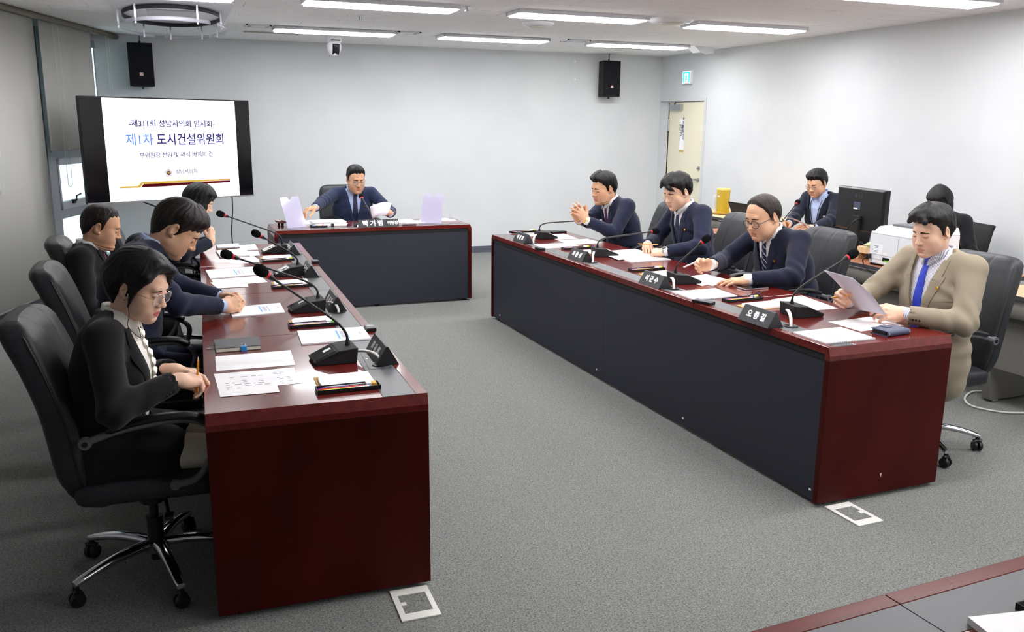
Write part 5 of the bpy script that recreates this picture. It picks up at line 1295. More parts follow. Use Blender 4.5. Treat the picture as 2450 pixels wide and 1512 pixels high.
def hairline(th, pts):
    return np.interp(np.abs(th), [math.radians(p[0]) for p in pts], [p[1] for p in pts])
def sculpt_hair(h, H):
    """hair grows on the bare head H.base: thickness over the scalp, cut by a hairline"""
    st = h['hair']; fw = h.get('fw', 1.0); sd = h.get('seed', 1)
    S = Sdf(H.o, H.o+(H.n-1.5)*H.h, H.h); x, y, z = S.grid()
    th = np.arctan2(x, y+.008)+0*z
    cx, cy = st.get('crown', (.0, -.045))
    t2 = np.arctan2(x-cx, y-cy)+0*z; rr_ = np.sqrt((x-cx)**2+(y-cy)**2); w_ = np.clip(rr_/.07, 0, 1)**2
    nn = noise3(x, y, z, 60, sd)
    clump = np.sin(19*t2+3.2*nn+6*z+sd)*.5+np.sin(37*t2+4*nn)*.3+np.sin(71*t2+5*nn)*.2
    hz = hairline(th, st['line'])+st.get('jag', .0045)*(clump*.8+.5*np.sin(17*th+sd))*(np.abs(th) < 1.35)
    base = H.base
    rise = np.clip((z-hz)/st.get('rise', .045), 0, 1); rise = rise*rise*(3-2*rise)
    top = np.clip((z-.02)/.08, 0, 1); top = top*top*(3-2*top); front = np.clip(np.cos(th), 0, 1); back = np.clip(-np.cos(th), 0, 1)
    t = .0025+rise*(st.get('side', .006)*(1-top)+st.get('top', .018)*top+st.get('front', 0)*front*top+st.get('back', .004)*back*(1-top)*np.clip((z+.05)/.06, 0, 1))
    part = st.get('part')
    if part is not None: t = t-.008*np.exp(-((x-part)/.006)**2)*top*np.clip(front+.35, 0, 1)-np.sign(part)*.05*np.clip((x-part)*np.sign(part), 0, .06)*top
    t = t+st.get('rough', .0014)*clump*w_*rise+st.get('wave', 0)*noise3(x, y, z, st.get('wscale', 95), sd+5)*rise
    d = base-t
    b = st.get('bob')
    if b:
        o = Ell((0, -.020, -.015), (.090*fw, .102, b.get('len', .125)+.02)).f(x, y, z)-.0028*clump-.001*np.sin(90*t2)
        o = np.maximum(o, -(z+b.get('cut', .105)+.010*clump)); d = smin(d, o, .02)
        f = Box((0, .10, -.090+b.get('brow', .0)), (.056*fw, .062, .110), .026).f(x, y, z)-.002*clump
        d = smax(d, -f, .006)
    else:
        d = smax(d, (hz-z)*.8, .004)
    S.d[...] = np.broadcast_to(d, S.n).astype(f4)
    for (a, b_, ra, rb, k) in st.get('locks', []): S.un(Cone(a, b_, ra, rb), k)
    if st.get('locks'): S.d += (.0012*clump*np.sin(160*(x+.7*z)+4*nn)*0-.0010*np.sin(210*(x*.8+z*.5)+5*nn)*np.clip((y-.03)/.03, 0, 1)).astype(f4)
    if not st.get('noear'):
        for s in (-1, 1): S.cut(Ell((s*.087*fw, -.006, -.008), (.015, .019, .033)), .005)
    for (c, r, k) in st.get('cuts', []): S.cut(Ell(c, r), k)
    P, F = S.mesh(); return relax(P, F, 1, .3), F

FING = [(.0305, .088, .043, .025, .0195, .0088), (.0100, .094, .047, .029, .0205, .0090), (-.0105, .090, .043, .027, .0205, .0086), (-.0295, .079, .034, .020, .0180, .0078)]
def sculpt_hand(side, pose, q, s=1.0):
    """hand frame: wrist at 0, fingers +y, back of hand +z; thumb on -x for the right hand"""
    g = -1 if side == 'R' else 1
    curl = pose.get('curl', [(.35, .45, .3)]*4); spread = pose.get('spread', (.12, .02, -.08, -.18)); th = pose.get('thumb', ((.62, .62, -.35), (.35, .85, -.35), (.25, .9, -.35)))
    seg = []; X = lambda v: np.array([v[0]*g, v[1], v[2]])
    palm = []
    for i, (kx, ky, l1, l2, l3, r) in enumerate(FING):
        K = np.array([kx, ky, -.004*abs(i-1)])
        palm.append((np.array([kx*.55, .012, -.003]), K, .0165 if i < 3 else .0145, .0118 if i < 3 else .0105))
        a = 0; p = K.copy(); sp = spread[i]; fwd = np.array([math.sin(sp), math.cos(sp), 0])
        rr = [r*1.04, r*.96, r*.90, r*.72]
        for j, (l, c) in enumerate(zip((l1, l2, l3), curl[i])):
            a += c; d = fwd*math.cos(a)+np.array([0, 0, -1])*math.sin(a); n = p+d*l
            seg.append((p, n, rr[j], rr[j+1], .004 if j else .008)); p = n
    T0 = np.array([.018, .022, -.012]); p = T0; rr = [.0165, .0125, .0105, .0085]; thumbs = []
    for j, (l, d) in enumerate(zip((.042, .032, .027), th)):
        n = p+unit(d)*l; thumbs.append((p, n, rr[j], rr[j+1])); p = n
    pts = np.array([X(e) for sg in seg for e in sg[:2]]+[X(e) for t in thumbs for e in t[:2]]+[(0, -.04, 0)])
    S = Sdf((pts.min(0)-.03), (pts.max(0)+.03), q)
    for (a, b, ra, rb) in palm: S.un(Cone(X(a), X(b), ra, rb), .016)
    S.un(Cone((0, -.026, 0), (0, .018, -.002), .0215, .0235, 1.22), .02)
    S.un(Ell(X((-.022, .040, -.012)), (.016, .032, .013)), .014)
    for j, (a, b, ra, rb) in enumerate(thumbs): S.un(Cone(X(a), X(b), ra, rb), .014 if j == 0 else .005)
    for (a, b, ra, rb, k) in seg: S.un(Cone(X(a), X(b), ra, rb), k*.8)
    for i in range(4): S.un(Ell(X((FING[i][0], FING[i][1]-.002, .006-.004*abs(i-1))), (.0085, .010, .006)), .006)
    P, F = S.mesh(); P = relax(P, F, 1, .4)
    return P*s, F
class Half:
    def __init__(s, c, n, R): s.c = np.asarray(c, float); s.n = unit(n); s.R = R; s.lo, s.hi = s.c-R, s.c+R
    def f(s, x, y, z):
        x, y, z = x-s.c[0], y-s.c[1], z-s.c[2]
        return np.maximum(np.sqrt(x*x+y*y+z*z)-s.R, -(x*s.n[0]+y*s.n[1]+z*s.n[2]))
class Vee:
    def __init__(s, zb, zt, wt): s.zb, s.zt, s.wt = zb, zt, wt; s.lo = np.array([-wt-.02, 0.0, zb-.02]); s.hi = np.array([wt+.02, .30, zt+.02])
    def f(s, x, y, z):
        w_ = s.wt*(z-s.zb)/(s.zt-s.zb); return np.maximum(np.maximum((np.abs(x)-w_)*.93, .01-y), z-s.zt)

HP = {  # hand poses
 'rest': dict(curl=[(.30, .42, .28), (.36, .48, .3), (.42, .5, .3), (.5, .5, .3)]),
 'flat': dict(curl=[(.10, .24, .16), (.12, .28, .18), (.16, .30, .18), (.20, .30, .2)], spread=(.20, .04, -.12, -.30), thumb=((.75, .62, -.2), (.55, .8, -.25), (.4, .9, -.25))),
 'grip': dict(curl=[(.75, .75, .45), (.95, .85, .5), (1.05, .9, .5), (1.1, .9, .5)], spread=(.05, .0, -.04, -.08), thumb=((.55, .62, -.55), (.0, .85, -.55), (-.3, .85, -.4))),
 'pinch': dict(curl=[(.80, .45, .25), (.85, .55, .3), (.90, .65, .35), (.95, .7, .4)], spread=(.05, .0, -.05, -.10), thumb=((.5, .62, -.60), (.1, .8, -.6), (-.05, .9, -.45))),
 'clasp': dict(curl=[(.80, .85, .35), (.85, .9, .35), (.9, .9, .35), (.95, .9, .4)], spread=(.06, .02, -.03, -.07), thumb=((.6, .75, -.25), (.2, .9, -.3), (-.1, .95, -.25))),
 'lace': dict(curl=[(.35, .25, .12), (.38, .3, .12), (.42, .32, .14), (.48, .35, .15)], spread=(.26, .08, -.12, -.30), thumb=((.8, .55, -.1), (.6, .8, -.1), (.5, .85, -.1))),
 'open': dict(curl=[(.35, .35, .2), (.42, .42, .25), (.5, .5, .3), (.6, .5, .3)], spread=(.12, .02, -.1, -.2), thumb=((.75, .55, -.35), (.45, .8, -.4), (.2, .9, -.3))),
}

def person(label, head_at, rz, h, c, lean=.25, twist=0.0, tilt=0.0, s=1.0, hands=None, q=.003, head=(0, .3, 0), seat=None, curve=.0):
    """head_at: world place of the head centre; rz: body heading; head=(yaw, pitch down, roll) relative to the body"""
    Rt = rotz(twist)@rotx(-lean)@roty(tilt)
    Rh = rotz(head[0])@rotx(-head[1])@roty(head[2])
    Nb = np.array([0, .012+curve, .475])*s
    neck_v = Rt@np.array([0, .012, h.get('nk', .046)])*s+Rh@np.array([0, .032, .094])*s*h.get('hs', 1)
    hl = Rt@Nb+neck_v
    pz = head_at[2]-hl[2]
    Rw = rotz(rz); rootxy = np.asarray(head_at, float)[:2]-(Rw@np.array([hl[0], hl[1], 0]))[:2]
    root = thing('person', label, 'person', (rootxy[0], rootxy[1], 0), rz)
    Wi = lambda p: Rw.T@(np.asarray(p, float)-np.array([rootxy[0], rootxy[1], 0]))      # world to person
    Wd = lambda v: Rw.T@np.asarray(v, float)
    print('PERSON %-40s pelvis z %.3f root %.2f %.2f' % (label[:40], pz, *rootxy))
    T = M4(Rt, (0, 0, pz)); Ti = np.linalg.inv(T)
    Hs = s*h.get('hs', 1.0)
    Hm = M4(Rh*Hs, np.array([0, 0, pz])+hl)
    Hinv = np.linalg.inv(Hm)
    h = dict(h); h['neck'] = xf(Hinv, xf(T, (Nb+np.array([0, .004, -.03]))[None]))[0]
    S, P, F, lip = sculpt_head(h, q)
    VP, VF, VM = [xf(Hm, P)], [F], [lip]; nv = len(P)
    def addbody(P_, F_):
        nonlocal nv
        VP.append(P_); VF.append(F_+nv); VM.append(np.zeros(len(P_))); nv += len(P_)
    # arms by two-bone reach
    sh = {k: xf(T, (np.array([sg*.176*c.get('sw', 1), -.004, .430])*s)[None])[0] for k, sg in (('R', 1), ('L', -1))}
    La, Lf = .275*s, .250*s; arm = {}
    for k, sg in (('R', 1), ('L', -1)):
        hd = (hands or {}).get(k)
        if hd is None: hd = dict(at=None)
        w_ = Wi(hd['at']) if hd.get('at') is not None else sh[k]+np.array([sg*.03, .20, -.40])*s
        hint = Wd(hd['elbow']) if 'elbow' in hd else np.array([sg*.6, -.25, -.75])
        d = w_-sh[k]; D = np.linalg.norm(d); D2 = min(D, (La+Lf)*.995); w_ = sh[k]+d/D*D2
        a = (La*La-Lf*Lf+D2*D2)/(2*D2); hh = math.sqrt(max(La*La-a*a, 0)); u = d/D; hv = unit(hint-u*(hint@u))
        el = sh[k]+u*a+hv*hh
        arm[k] = (el, w_)
        fd = Wd(hd['dir']) if 'dir' in hd else (w_-el); fn = Wd(hd['up']) if 'up' in hd else np.array([0, 0, 1.])
        yv = unit(fd); zv = unit(fn-yv*(fn@yv)); xv = np.cross(yv, zv)
        hm = M4(np.stack([xv, yv, zv], 1), w_)
        hq = hd.get('q', q*1.05)
        P2, F2 = sculpt_hand(k, HP[hd.get('pose', 'rest')], hq, s*hd.get('s', 1.0))
        addbody(xf(hm, P2), F2)
        arm[k] += (hm,)
    # coarse body under the clothes (continues neck, arms and legs)
    B = Sdf((-.45, -.35, 0.02), (.45, .75, 1.35), .020)
    tj = lambda p: xf(T, (np.asarray(p, float)*s)[None])[0]
    B.chain([tj((0, 0, -.02)), tj((0, 0, .22)), tj((0, .0, .36)), tj((0, .012+curve, .47))], [.095*s, .085*s, .085*s, .045*s], .03, 1.35)
    for k, sg in (('R', 1), ('L', -1)):
        B.un(Cone(tj((0, 0, .42)), sh[k], .045, .042), .03); B.un(Cone(sh[k], arm[k][0], .036, .028), .02); B.un(Cone(arm[k][0], arm[k][1], .028, .016), .01)
    kn = {}; kz = .53; hz_ = .548
    for k, sg in (('R', 1), ('L', -1)):
        hip = np.array([sg*.085, .0, hz_]); knee = np.array([sg*c.get('knee', .10), .40*s, kz-.02]); ank = np.array([sg*c.get('knee', .10), c.get('foot', .40)*s, .085]); kn[k] = (hip, knee, ank)
        B.un(Cone(hip, knee, .062, .045), .03); B.un(Cone(knee, ank, .042, .032), .01)
    Pb, Fb = B.mesh(); addbody(Pb, Fb)
    me = np_mesh('body', np.concatenate(VP), np.concatenate(VF), [SK[h.get('skin', 'mid')]])
    if len(me.vertices) == sum(len(p) for p in VP):
        me.attributes.new('lip2' if h.get('rose') else 'lip', 'FLOAT', 'POINT').data.foreach_set('value', np.concatenate(VM).astype(f4)*(.9 if h.get('rose') else .75))
    link('body', me, root)
    # hair, brows, lashes
    Ph, Fh = sculpt_hair(h, S); link('hair', np_mesh('hair', xf(Hm, Ph), Fh, [HR[h.get('haircol', 'black')]]), root)
    for sg in (-1, 1):
        rows = []
        for t in np.linspace(0, 1, 9):
            x = sg*(.0125+.0345*t); zc = .0175+.0042*math.sin(PI*min(1, t*.8+.15))-.003*t*t; w_ = h.get('brow', .0042)*(1-.6*t**2)*(.6+.4*min(1, t*4))
            rows.append([(x, zc-w_), (x, zc), (x, zc+w_)])
        v, f = surf_strip(S, rows, -.0009, .0014); m_ = MB().add(v, f); put(m_, Hm).build('eyebrow', BROW if not h.get('browm') else h['browm'], root, 180)
        rows = []
        for t in np.linspace(0, 1, 11):
            x = sg*(.0175+.0285*t); zc = -.0025-.0035*math.sin(PI*t)+.0025*t; w_ = .00085*(.6+.6*math.sin(PI*t))
            rows.append([(x, zc-w_), (x, zc+w_)])
        v, f = surf_strip(S, rows, -.0004, .0012); m_ = MB().add(v, f); put(m_, Hm).build('eyelashes', LASH, root, 180)
    if h.get('glasses') is not None: glasses(S, Hm, h['glasses'], root)
    # clothes -----------------------------------------------------------------
    jk = CL[c['jacket']]; fat = c.get('fat', 0.0)
    qc = c.get('q', .0085)
    tl = lambda p: xf(Ti, np.asarray(p, float)[None])[0]
    SH = {k: tl(sh[k]) for k in sh}; EL = {k: tl(arm[k][0]) for k in arm}; WR = {k: tl(arm[k][1]) for k in arm}
    allp = np.array(list(SH.values())+list(EL.values())+list(WR.values())+[(-.24, -.2, -.24), (.24, .36, .53)])
    J = Sdf(allp.min(0)-.085, allp.max(0)+.085, qc)
    sw = c.get('sw', 1)
    body = [((0, .012, -.13), .135), ((0, .008, .10), .120+.02*fat), ((0, .0, .27), .123+.01*fat), ((0, -.004+curve*.6, .385), .108), ((0, .002+curve, .445), .066)]
    J.chain([np.array(p)*s for p, r in body], [r*s for p, r in body], .05, 1.45*sw)
    for k in ('R', 'L'):                                               # skirts of the jacket over the lap
        hp_, kn_ = kn[k][0]+np.array([0, 0, .004]), kn[k][1]; J.un(Cone(tl(hp_), tl(hp_+(kn_-hp_)*c.get('lap', .30)), .108*s, .100*s), .05)
    if c.get('bust'):
        for sg in (-1, 1): J.un(Ell(np.array([sg*.068, .085, .265])*s, np.array([.070, .055, .075])*s*c['bust']), .05)
    if fat: J.un(Ell(np.array([0, .055, .08])*s, np.array([.155, .10, .15])*s*(.9+.1*fat)), .06)
    for k, sg in (('R', 1), ('L', -1)):
        J.un(Cone(np.array([sg*.045, curve, .462])*s, SH[k]+np.array([0, -.002, .004]), .046*s, .0575*s), .040)
    x, y, z = J.grid()
    J.d += (.0022*noise3(x, y, z, 34, int(abs(head_at[1])*10))+.0045*np.exp(-((z-.05)/.09)**2)*np.sin(60*z+18*np.abs(x)+3*noise3(x, y, z, 18, 7))).astype(f4)
    zb, zt, wt = c.get('vee', (.15, .475, .078)); zb, zt, wt = zb*s, zt*s, wt*s
    W_ = lambda zz: wt*(zz-zb)/(zt-zb)
    lap = []
    if c.get('lapel', True):
        zn, zl = (.372*s, .382*s)
        for sg in (-1, 1):
            rows = []
            for zz in np.linspace(zb+.004, zl, 20):
                t = (zz-zb)/(zl-zb); xi = max(W_(zz)-.002, .001); xo = xi+.004+(.052*s)*(t**.8)*(1 if t < .97 else .9)
                rows.append([(sg*(xi+(xo-xi)*u), zz+.010*u*(t**4), .0045*u*(1-u)*4*.6) for u in np.linspace(0, 1, 5)])
            lap.append(surf_strip(J, rows, .0005, .0042))
            rows = []
            for zz in np.linspace(zl-.006, zt-.008*s, 8):
                t = (zz-zl)/(zt-zl); xi = W_(zz)-.002; xo = xi+.036*s*(1-.25*t)
                rows.append([(sg*(xi+(xo-xi)*u), zz-.010*u*(1-t), .004*u*(1-u)*4*.6) for u in np.linspace(0, 1, 4)])
            lap.append(surf_strip(J, rows, .0015, .0045))
    pocket = surf_strip(J, [[(-(.085+.085*t)*s, (.275+.012*t)*s-.007), (-(.085+.085*t)*s, (.275+.012*t)*s+.007)] for t in np.linspace(0, 1, 8)], -.0006, .0022) if c.get('pocket', True) else None
    badge_y = J.surf_y(-.098*s, .335*s)
    tag_y = J.surf_y(-.115*s, .30*s)
    for k in ('R', 'L'):
        J.un(Cone(SH[k], EL[k], .0645*s, .0560*s), .028); 
        d = unit(WR[k]-EL[k]); Wc = WR[k]-d*.012
        J.un(Cone(EL[k], Wc, .0560*s, .0430*s), .016)
    fold = 0
    for k in ('R', 'L'):
        e = EL[k]; ax_ = unit(unit(SH[k]-e)+unit(e-WR[k])); r2 = (x-e[0])**2+(y-e[1])**2+(z-e[2])**2
        fold = fold+np.exp(-r2/.009)*.0062*np.sin(95*((x-e[0])*ax_[0]+(y-e[1])*ax_[1]+(z-e[2])*ax_[2])+2.4*noise3(x, y, z, 30, 3))
        fold = fold+.0045*np.clip(noise3(x*1.0, y, z, 36, 21 if k == 'R' else 22), -.2, 1)*np.exp(-(((x-(SH[k][0]+e[0])/2)**2+(y-(SH[k][1]+e[1])/2)**2+(z-(SH[k][2]+e[2])/2)**2)/.012))
        m3 = (e+WR[k])/2; fold = fold+.0040*np.clip(noise3(x, y, z, 44, 31 if k == 'R' else 32), -.2, 1)*np.exp(-((x-m3[0])**2+(y-m3[1])**2+(z-m3[2])**2)/.012)
        sh_ = SH[k]; r2 = (x-sh_[0]*.8)**2+(y-sh_[1]-.05)**2+(z-sh_[2]+.09)**2
        fold = fold+np.exp(-r2/.008)*.0055*np.sin(70*(z+.6*x*(1 if k == 'R' else -1))+2*noise3(x, y, z, 25, 4))
    J.d += fold.astype(f4)
    for k in ('R', 'L'):
        d = unit(WR[k]-EL[k]); Wc = WR[k]-d*.012
        J.cut(Half(Wc, d, .075), .003); J.cut(Cone(Wc-d*.02, Wc+d*.05, .0335*s, .0335*s), .004)
    J.cut(Vee(zb, zt+.06, wt*(zt+.06-zb)/(zt-zb)), .003)
    J.cut(Cone(np.array([0, .012+curve, .435])*s, np.array([0, .02+curve, .60])*s, .064*s, .073*s), .008)
    Pj, Fj = J.mesh(); Pj = relax(Pj, Fj, 1, .4)
    jo = link(c.get('jname', 'jacket'), np_mesh('jacket', xf(T, Pj), Fj, [jk]), root)
    for i, (v, f) in enumerate(lap):
        m_ = MB().add(v, f); put(m_, T).build('lapel' if i % 2 == 0 else 'collar_flap', jk, jo, 45)
    if c.get('lapel', True):
        ring = spline([np.array([sg_*a, b+curve, e])*s for sg_, a, b, e in ((1, .076, .040, .436), (1, .081, -.006, .462), (1, .057, -.046, .480), (1, 0, -.062, .486), (-1, .057, -.046, .480), (-1, .081, -.006, .462), (-1, .076, .040, .436))], 6)
        m_ = MB().tube(ring, [.008]+[.0145*s]*(len(ring)-2)+[.008], 10); put(m_, T).build('jacket_collar', jk, jo, 180)
    if pocket: put(MB().add(*pocket), T).build('breast_pocket', jk, jo, 45)
    if c.get('badge') and badge_y:
        m_ = MB(); o = np.array([-.098*s, badge_y+.006, .335*s])
        for i in range(5): a = PI/2+2*PI*i/5; m_.lathe([(.0052, 0), (.0046, .002), (.001, .0026)], 10, o+np.array([.0052*math.cos(a), 0, .0052*math.sin(a)]), rotx(-PI/2))
        m_.lathe([(.0045, .001), (.004, .0034), (.001, .004)], 12, o, rotx(-PI/2)); put(m_, T).build('lapel_badge', M['gold'], jo, 60)
    for k, sg in (('R', 1), ('L', -1)):                                # sleeve buttons
        m_ = MB(); d = unit(WR[k]-EL[k]); sd = unit(np.cross(d, (0, 0, 1))); sd = sd*(1 if sd[0]*sg > 0 else -1)
        for i in range(3):
            o = WR[k]-d*(.035+.014*i)+sd*.0435*s-np.array([0, 0, .012]); m_.lathe([(.0055, -.001), (.0055, .0012), (.003, .002)], 10, o, frame(sd))
        put(m_, T).build('sleeve_buttons', M['matte'], jo, 50)
    # shirt with collar, cuffs and tie
    shm = CL[c.get('shirt', 'white')]
    Q = Sdf((-.20, -.12, .02), (.20, .22, .54), .008)
    Q.chain([np.array(p)*s for p, r in body], [(r-.0125)*s for p, r in body], .05, 1.45*sw*.97)
    if c.get('bust'):
        for sg in (-1, 1): Q.un(Ell(np.array([sg*.062, .083, .265])*s, np.array([.068, .050, .072])*s*c['bust']), .05)
        Q.un(Ell(np.array([0, .100, .23])*s, np.array([.05, .045, .13])*s*c['bust']), .04)
    if fat: Q.un(Ell(np.array([0, .055, .08])*s, np.array([.142, .088, .14])*s*(.9+.1*fat)), .06)
    for sg in (-1, 1): Q.un(Cone(np.array([sg*.03, curve, .455])*s, np.array([sg*.12, curve*.5, .425])*s, .036*s, .036*s), .04)
    Q.un(Cone(np.array([0, .008+curve, .44])*s, np.array([0, .014+curve, .475])*s, .059*s, .0585*s), .02)
    Ps, Fs = Q.mesh(); so = link(c.get('sname', 'shirt'), np_mesh('shirt', xf(T, Ps), Fs, [shm]), root)
    def collar(open_, hgt, spreadw, droop):
        m_ = MB(); P_ = []; a0 = math.radians(open_); cc = np.array([0, .012+curve, 0])*s
        for a in np.linspace(a0, 2*PI-a0, 41):
            fr_ = math.cos(a)*.5+.5                                     # 1 at the front
            top_ = (.525-.024*fr_)*s; dx, dy = math.sin(a), math.cos(a); e = np.exp(-((min(a, 2*PI-a)-a0)/.35)**2)
            r0, r1 = .0610*s, (.0755+.006*e)*s
            low = top_-(hgt+droop*e)*s
            P_.append([cc+np.array([dx*.0575*s, dy*.0575*s, top_-.012]), cc+np.array([dx*r0, dy*r0, top_]), cc+np.array([dx*(r0+.005), dy*(r0+.005), top_-.002]), cc+np.array([dx*(r0+r1)/2*(1+.0*e), dy*(r0+r1)/2+.003*e, (top_+low)/2]), cc+np.array([dx*r1*(1+spreadw*e), dy*r1+.008*e, low])])
        m_.grid(P_); return put(m_, T)
    co = collar(*c.get('collar', (9, .034, .16, .032))); co.build('shirt_collar', shm, so, 180, solid=.0024)
    if c.get('ruffle'):
        rows = []
        for i, zz in enumerate(np.linspace(.06*s, .44*s, 60)): w_ = .012+.006*math.sin(i*1.15); rows.append([(u*w_+.004*math.sin(i*1.15+1), zz, .006*(1+math.sin(i*1.15+u))) for u in np.linspace(-1, 1, 7)])
        v, f = surf_strip(Q, rows, .001, .004); put(MB().add(v, f), T).build('ruffle', shm, so, 180)
    if c.get('tie'):
        rows = []
        ztie = .476*s
        for zz in np.linspace(max(zb-.02, .105*s), ztie-.020*s, 16):
            t = (ztie-zz)/(ztie-zb); hw = (.013+.022*min(1, t*1.05))*s; rows.append([(u*hw, zz, .003*(1-u*u)) for u in np.linspace(-1, 1, 5)])
        v, f = surf_strip(Q, rows, .002, .004); m_ = MB().add(v, f)
        ky = max(Q.surf_y(0, ztie-.01*s) or 0, Q.surf_y(0, ztie-.03*s) or 0)
        k_ = []
        for zz, hw, dy in ((ztie+.014*s, .0165, .004), (ztie+.004*s, .0185, .012), (ztie-.010*s, .0165, .013), (ztie-.023*s, .0115, .010)): k_.append([np.array([hw*s*math.cos(a), ky-.006+dy*s+.008*math.sin(a), zz]) for a in np.linspace(0, 2*PI, 12, endpoint=False)])
        m2 = MB().grid(k_, closed_v=True); m2.f.append(tuple(range(12))); m2.m.append(0); m2.f.append(tuple(36+j for j in range(12))); m2.m.append(0)
        to = put(m_, T).build('necktie', TIE[c['tie']], so, 60); put(m2, T).build('tie_knot', TIE[c['tie']], to, 60)
    for k in ('R', 'L'):
        if not c.get('cuff', True): break
        d = unit(WR[k]-EL[k]); cl_ = c.get('cuffl', .012); m_ = MB().tube([WR[k]-d*.03, WR[k]+d*(cl_-.004), WR[k]+d*cl_, WR[k]+d*(cl_-.012)], [.0335*s, .0335*s, .0320*s, .0300*s], 22); put(m_, T).build('shirt_cuff', shm, so, 60)
    # trousers and shoes
    R_ = Sdf((-.30, -.22, .03), (.30, .62, pz+.14), .012)
    for k, sg in (('R', 1), ('L', -1)):
        hip, knee, ank = kn[k]; R_.un(Cone(hip, knee, .088*s, .066*s), .03); R_.un(Cone(knee, ank, .062*s, .050*s), .012)
    R_.un(Cone((-.06, .0, hz_+.02), (.06, .0, hz_+.02), .108*s), .04)
    for k in ('R', 'L'): R_.cut(Half(kn[k][2]+np.array([0, 0, .005]), (0, 0, -1), .12), .004)
    x, y, z = R_.grid(); R_.d += (.002*noise3(x, y, z, 40, 9)).astype(f4)
    Pt, Ft = R_.mesh(); link('trousers', np_mesh('trousers', Pt, Ft, [CL[c.get('pants', 'trouser')]]), root)
    for k, sg in (('R', 1), ('L', -1)):
        a = kn[k][2]; O = Sdf((a[0]-.08, a[1]-.12, 0), (a[0]+.08, a[1]+.24, .16), .007)
        O.un(Cone((a[0], a[1]-.035, .045), (a[0], a[1]+.14, .030), .040, .036, 1.05)); O.un(Cone((a[0], a[1], .05), (a[0], a[1], .10), .044, .040), .02); O.cut(Half((a[0], a[1], .003), (0, 0, -1), .4), 0); 
        Po, Fo = O.mesh(); link('shoe', np_mesh('shoe', Po, Fo, [M['black']]), root)
    return root, dict(T=T, Hm=Hm, S=S, arm=arm, W=lambda p: Rw@np.asarray(p, float)+np.array([rootxy[0], rootxy[1], 0]), jo=jo, J=J, Q=Q, s=s)

def glasses(S, Hm, g, root):
    m = M[g.get('m', 'silver')]; wire = g.get('r', .0010); rw, rh, e = g.get('w', .0245), g.get('h', .0185), g.get('e', 2.6); z0 = g.get('z', -.005); cx_ = g.get('cx', .0315)
    nose = S.surf_y(0, .008); yb = (nose or .09)+g.get('fwd', .004)
    go = None; mb = MB()
    loops = []
    for sg in (-1, 1):
        pts = [np.array([sg*cx_+a, yb-.10*max(0, abs(sg*cx_+a)-.02)**1.0*.9-.002, z0+b]) for (a, b) in sellipse(28, rw, rh, e)]
        loops.append(pts); mb.tube(pts, wire, 6, closed=True)
    mb.tube(bez([(-cx_+rw-.001, yb-.003, z0+.004), (-.004, yb+.004, z0+.010), (.004, yb+.004, z0+.010), (cx_-rw+.001, yb-.003, z0+.004)], 8), wire*1.1, 6)
    go = put(mb, Hm).build('glasses', m, root, 60)
    lens = bpy.data.materials.get('spectacle_lens') or mat('spectacle_lens', (225, 228, 232), .03, alpha=.12)
    for pts in loops:
        c = sum(pts)/len(pts); mb = MB().add(pts+[c+(0, .0015, 0)], [(i, (i+1) % len(pts), len(pts)) for i in range(len(pts))]); put(mb, Hm).build('lens', lens, go, 180)
    for sg in (-1, 1):
        xo = sg*(cx_+rw); y0 = yb-.09*(cx_+rw-.02)-.004
        mb = MB().tube(spline([(xo, y0, z0+.006), (sg*.071, y0-.022, z0+.008), (sg*.0785, .005, z0+.006), (sg*.0790, -.012, z0+.002), (sg*.077, -.026, z0-.018)], 6), max(wire*.9, .0009), 6); put(mb, Hm).build('temple', M[g.get('mt', g.get('m', 'silver'))], go, 60)

SHORT = [(0, .072), (20, .070), (38, .066), (52, .050), (64, .030), (74, -.018), (82, -.020), (92, .012), (112, .000), (125, -.030), (150, -.060), (180, -.066)]
def line(front=0.0, temple=0.0, nape=0.0, burn=0.0):
    return [(a, z+(front if a < 45 else temple if a < 70 else burn if a < 90 else nape if a > 115 else 0)) for a, z in SHORT]

# ---------------------------------------------------------------- the cast
H_SIDE = dict(line=line(.004), top=.016, side=.005, front=.004, part=-.030, rough=.0012)
CAST = {}
def cast(key, *a, **k): CAST[key] = person(*a, **k)
cast('w1', 'woman in black blazer and white blouse with glasses, pencil upright in her hand', (-.150, 3.20, 1.112), -PI/2-.10,
     dict(skin='fair', rose=1, haircol='black', fw=.97, jaw=.90, hs=1.02, brow=.0030, nk=.05, glasses=dict(m='silver', r=.0011, w=.0265, h=.0225, e=2.6, z=-.009, mt='gold', cx=.0325),
          hair=dict(line=[(0, .080), (20, .080), (40, .066), (56, .040), (68, .004), (78, -.040), (86, -.050), (95, -.010), (112, -.035), (130, -.085), (180, -.105)], top=.026, side=.016, back=.020, front=.004, rough=.0014, crown=(.02, .02), jag=.002,
                    locks=[((.026, .062, .112), (-.030, .088, .090), .014, .014, .02), ((-.030, .088, .090), (-.068, .068, .030), .013, .010, .016), ((-.068, .068, .030), (-.080, .034, -.045), .010, .005, .012),
                           ((.026, .064, .110), (.064, .056, .064), .013, .014, .016), ((.064, .056, .064), (.077, .026, .000), .013, .010, .014), ((.077, .026, .000), (.076, .020, -.060), .009, .0035, .010)]), seed=3),
     dict(jacket='black', jname='blazer', sname='blouse', shirt='ivory', pants='cream', badge=0, pocket=False, vee=(-.01, .475, .118), collar=(18, .050, .7, .040), sw=1.02, cuff=False, knee=.085, foot=.60, lap=.56, bust=1.0, ruffle=1),
     lean=.16, s=0.926, head=(-.42, .38, .0), q=.0024, curve=.01,
     hands=dict(R=dict(at=(-.050, 3.045, .805), dir=(.80, .55, -.12), up=(-.1, -.35, .9), pose='grip', elbow=(-.5, -.8, -.8)), L=dict(at=(-.07, 3.27, .785), dir=(.85, -.45, -.05), up=(0, .2, 1), pose='rest', elbow=(-.3, .8, -.6))))
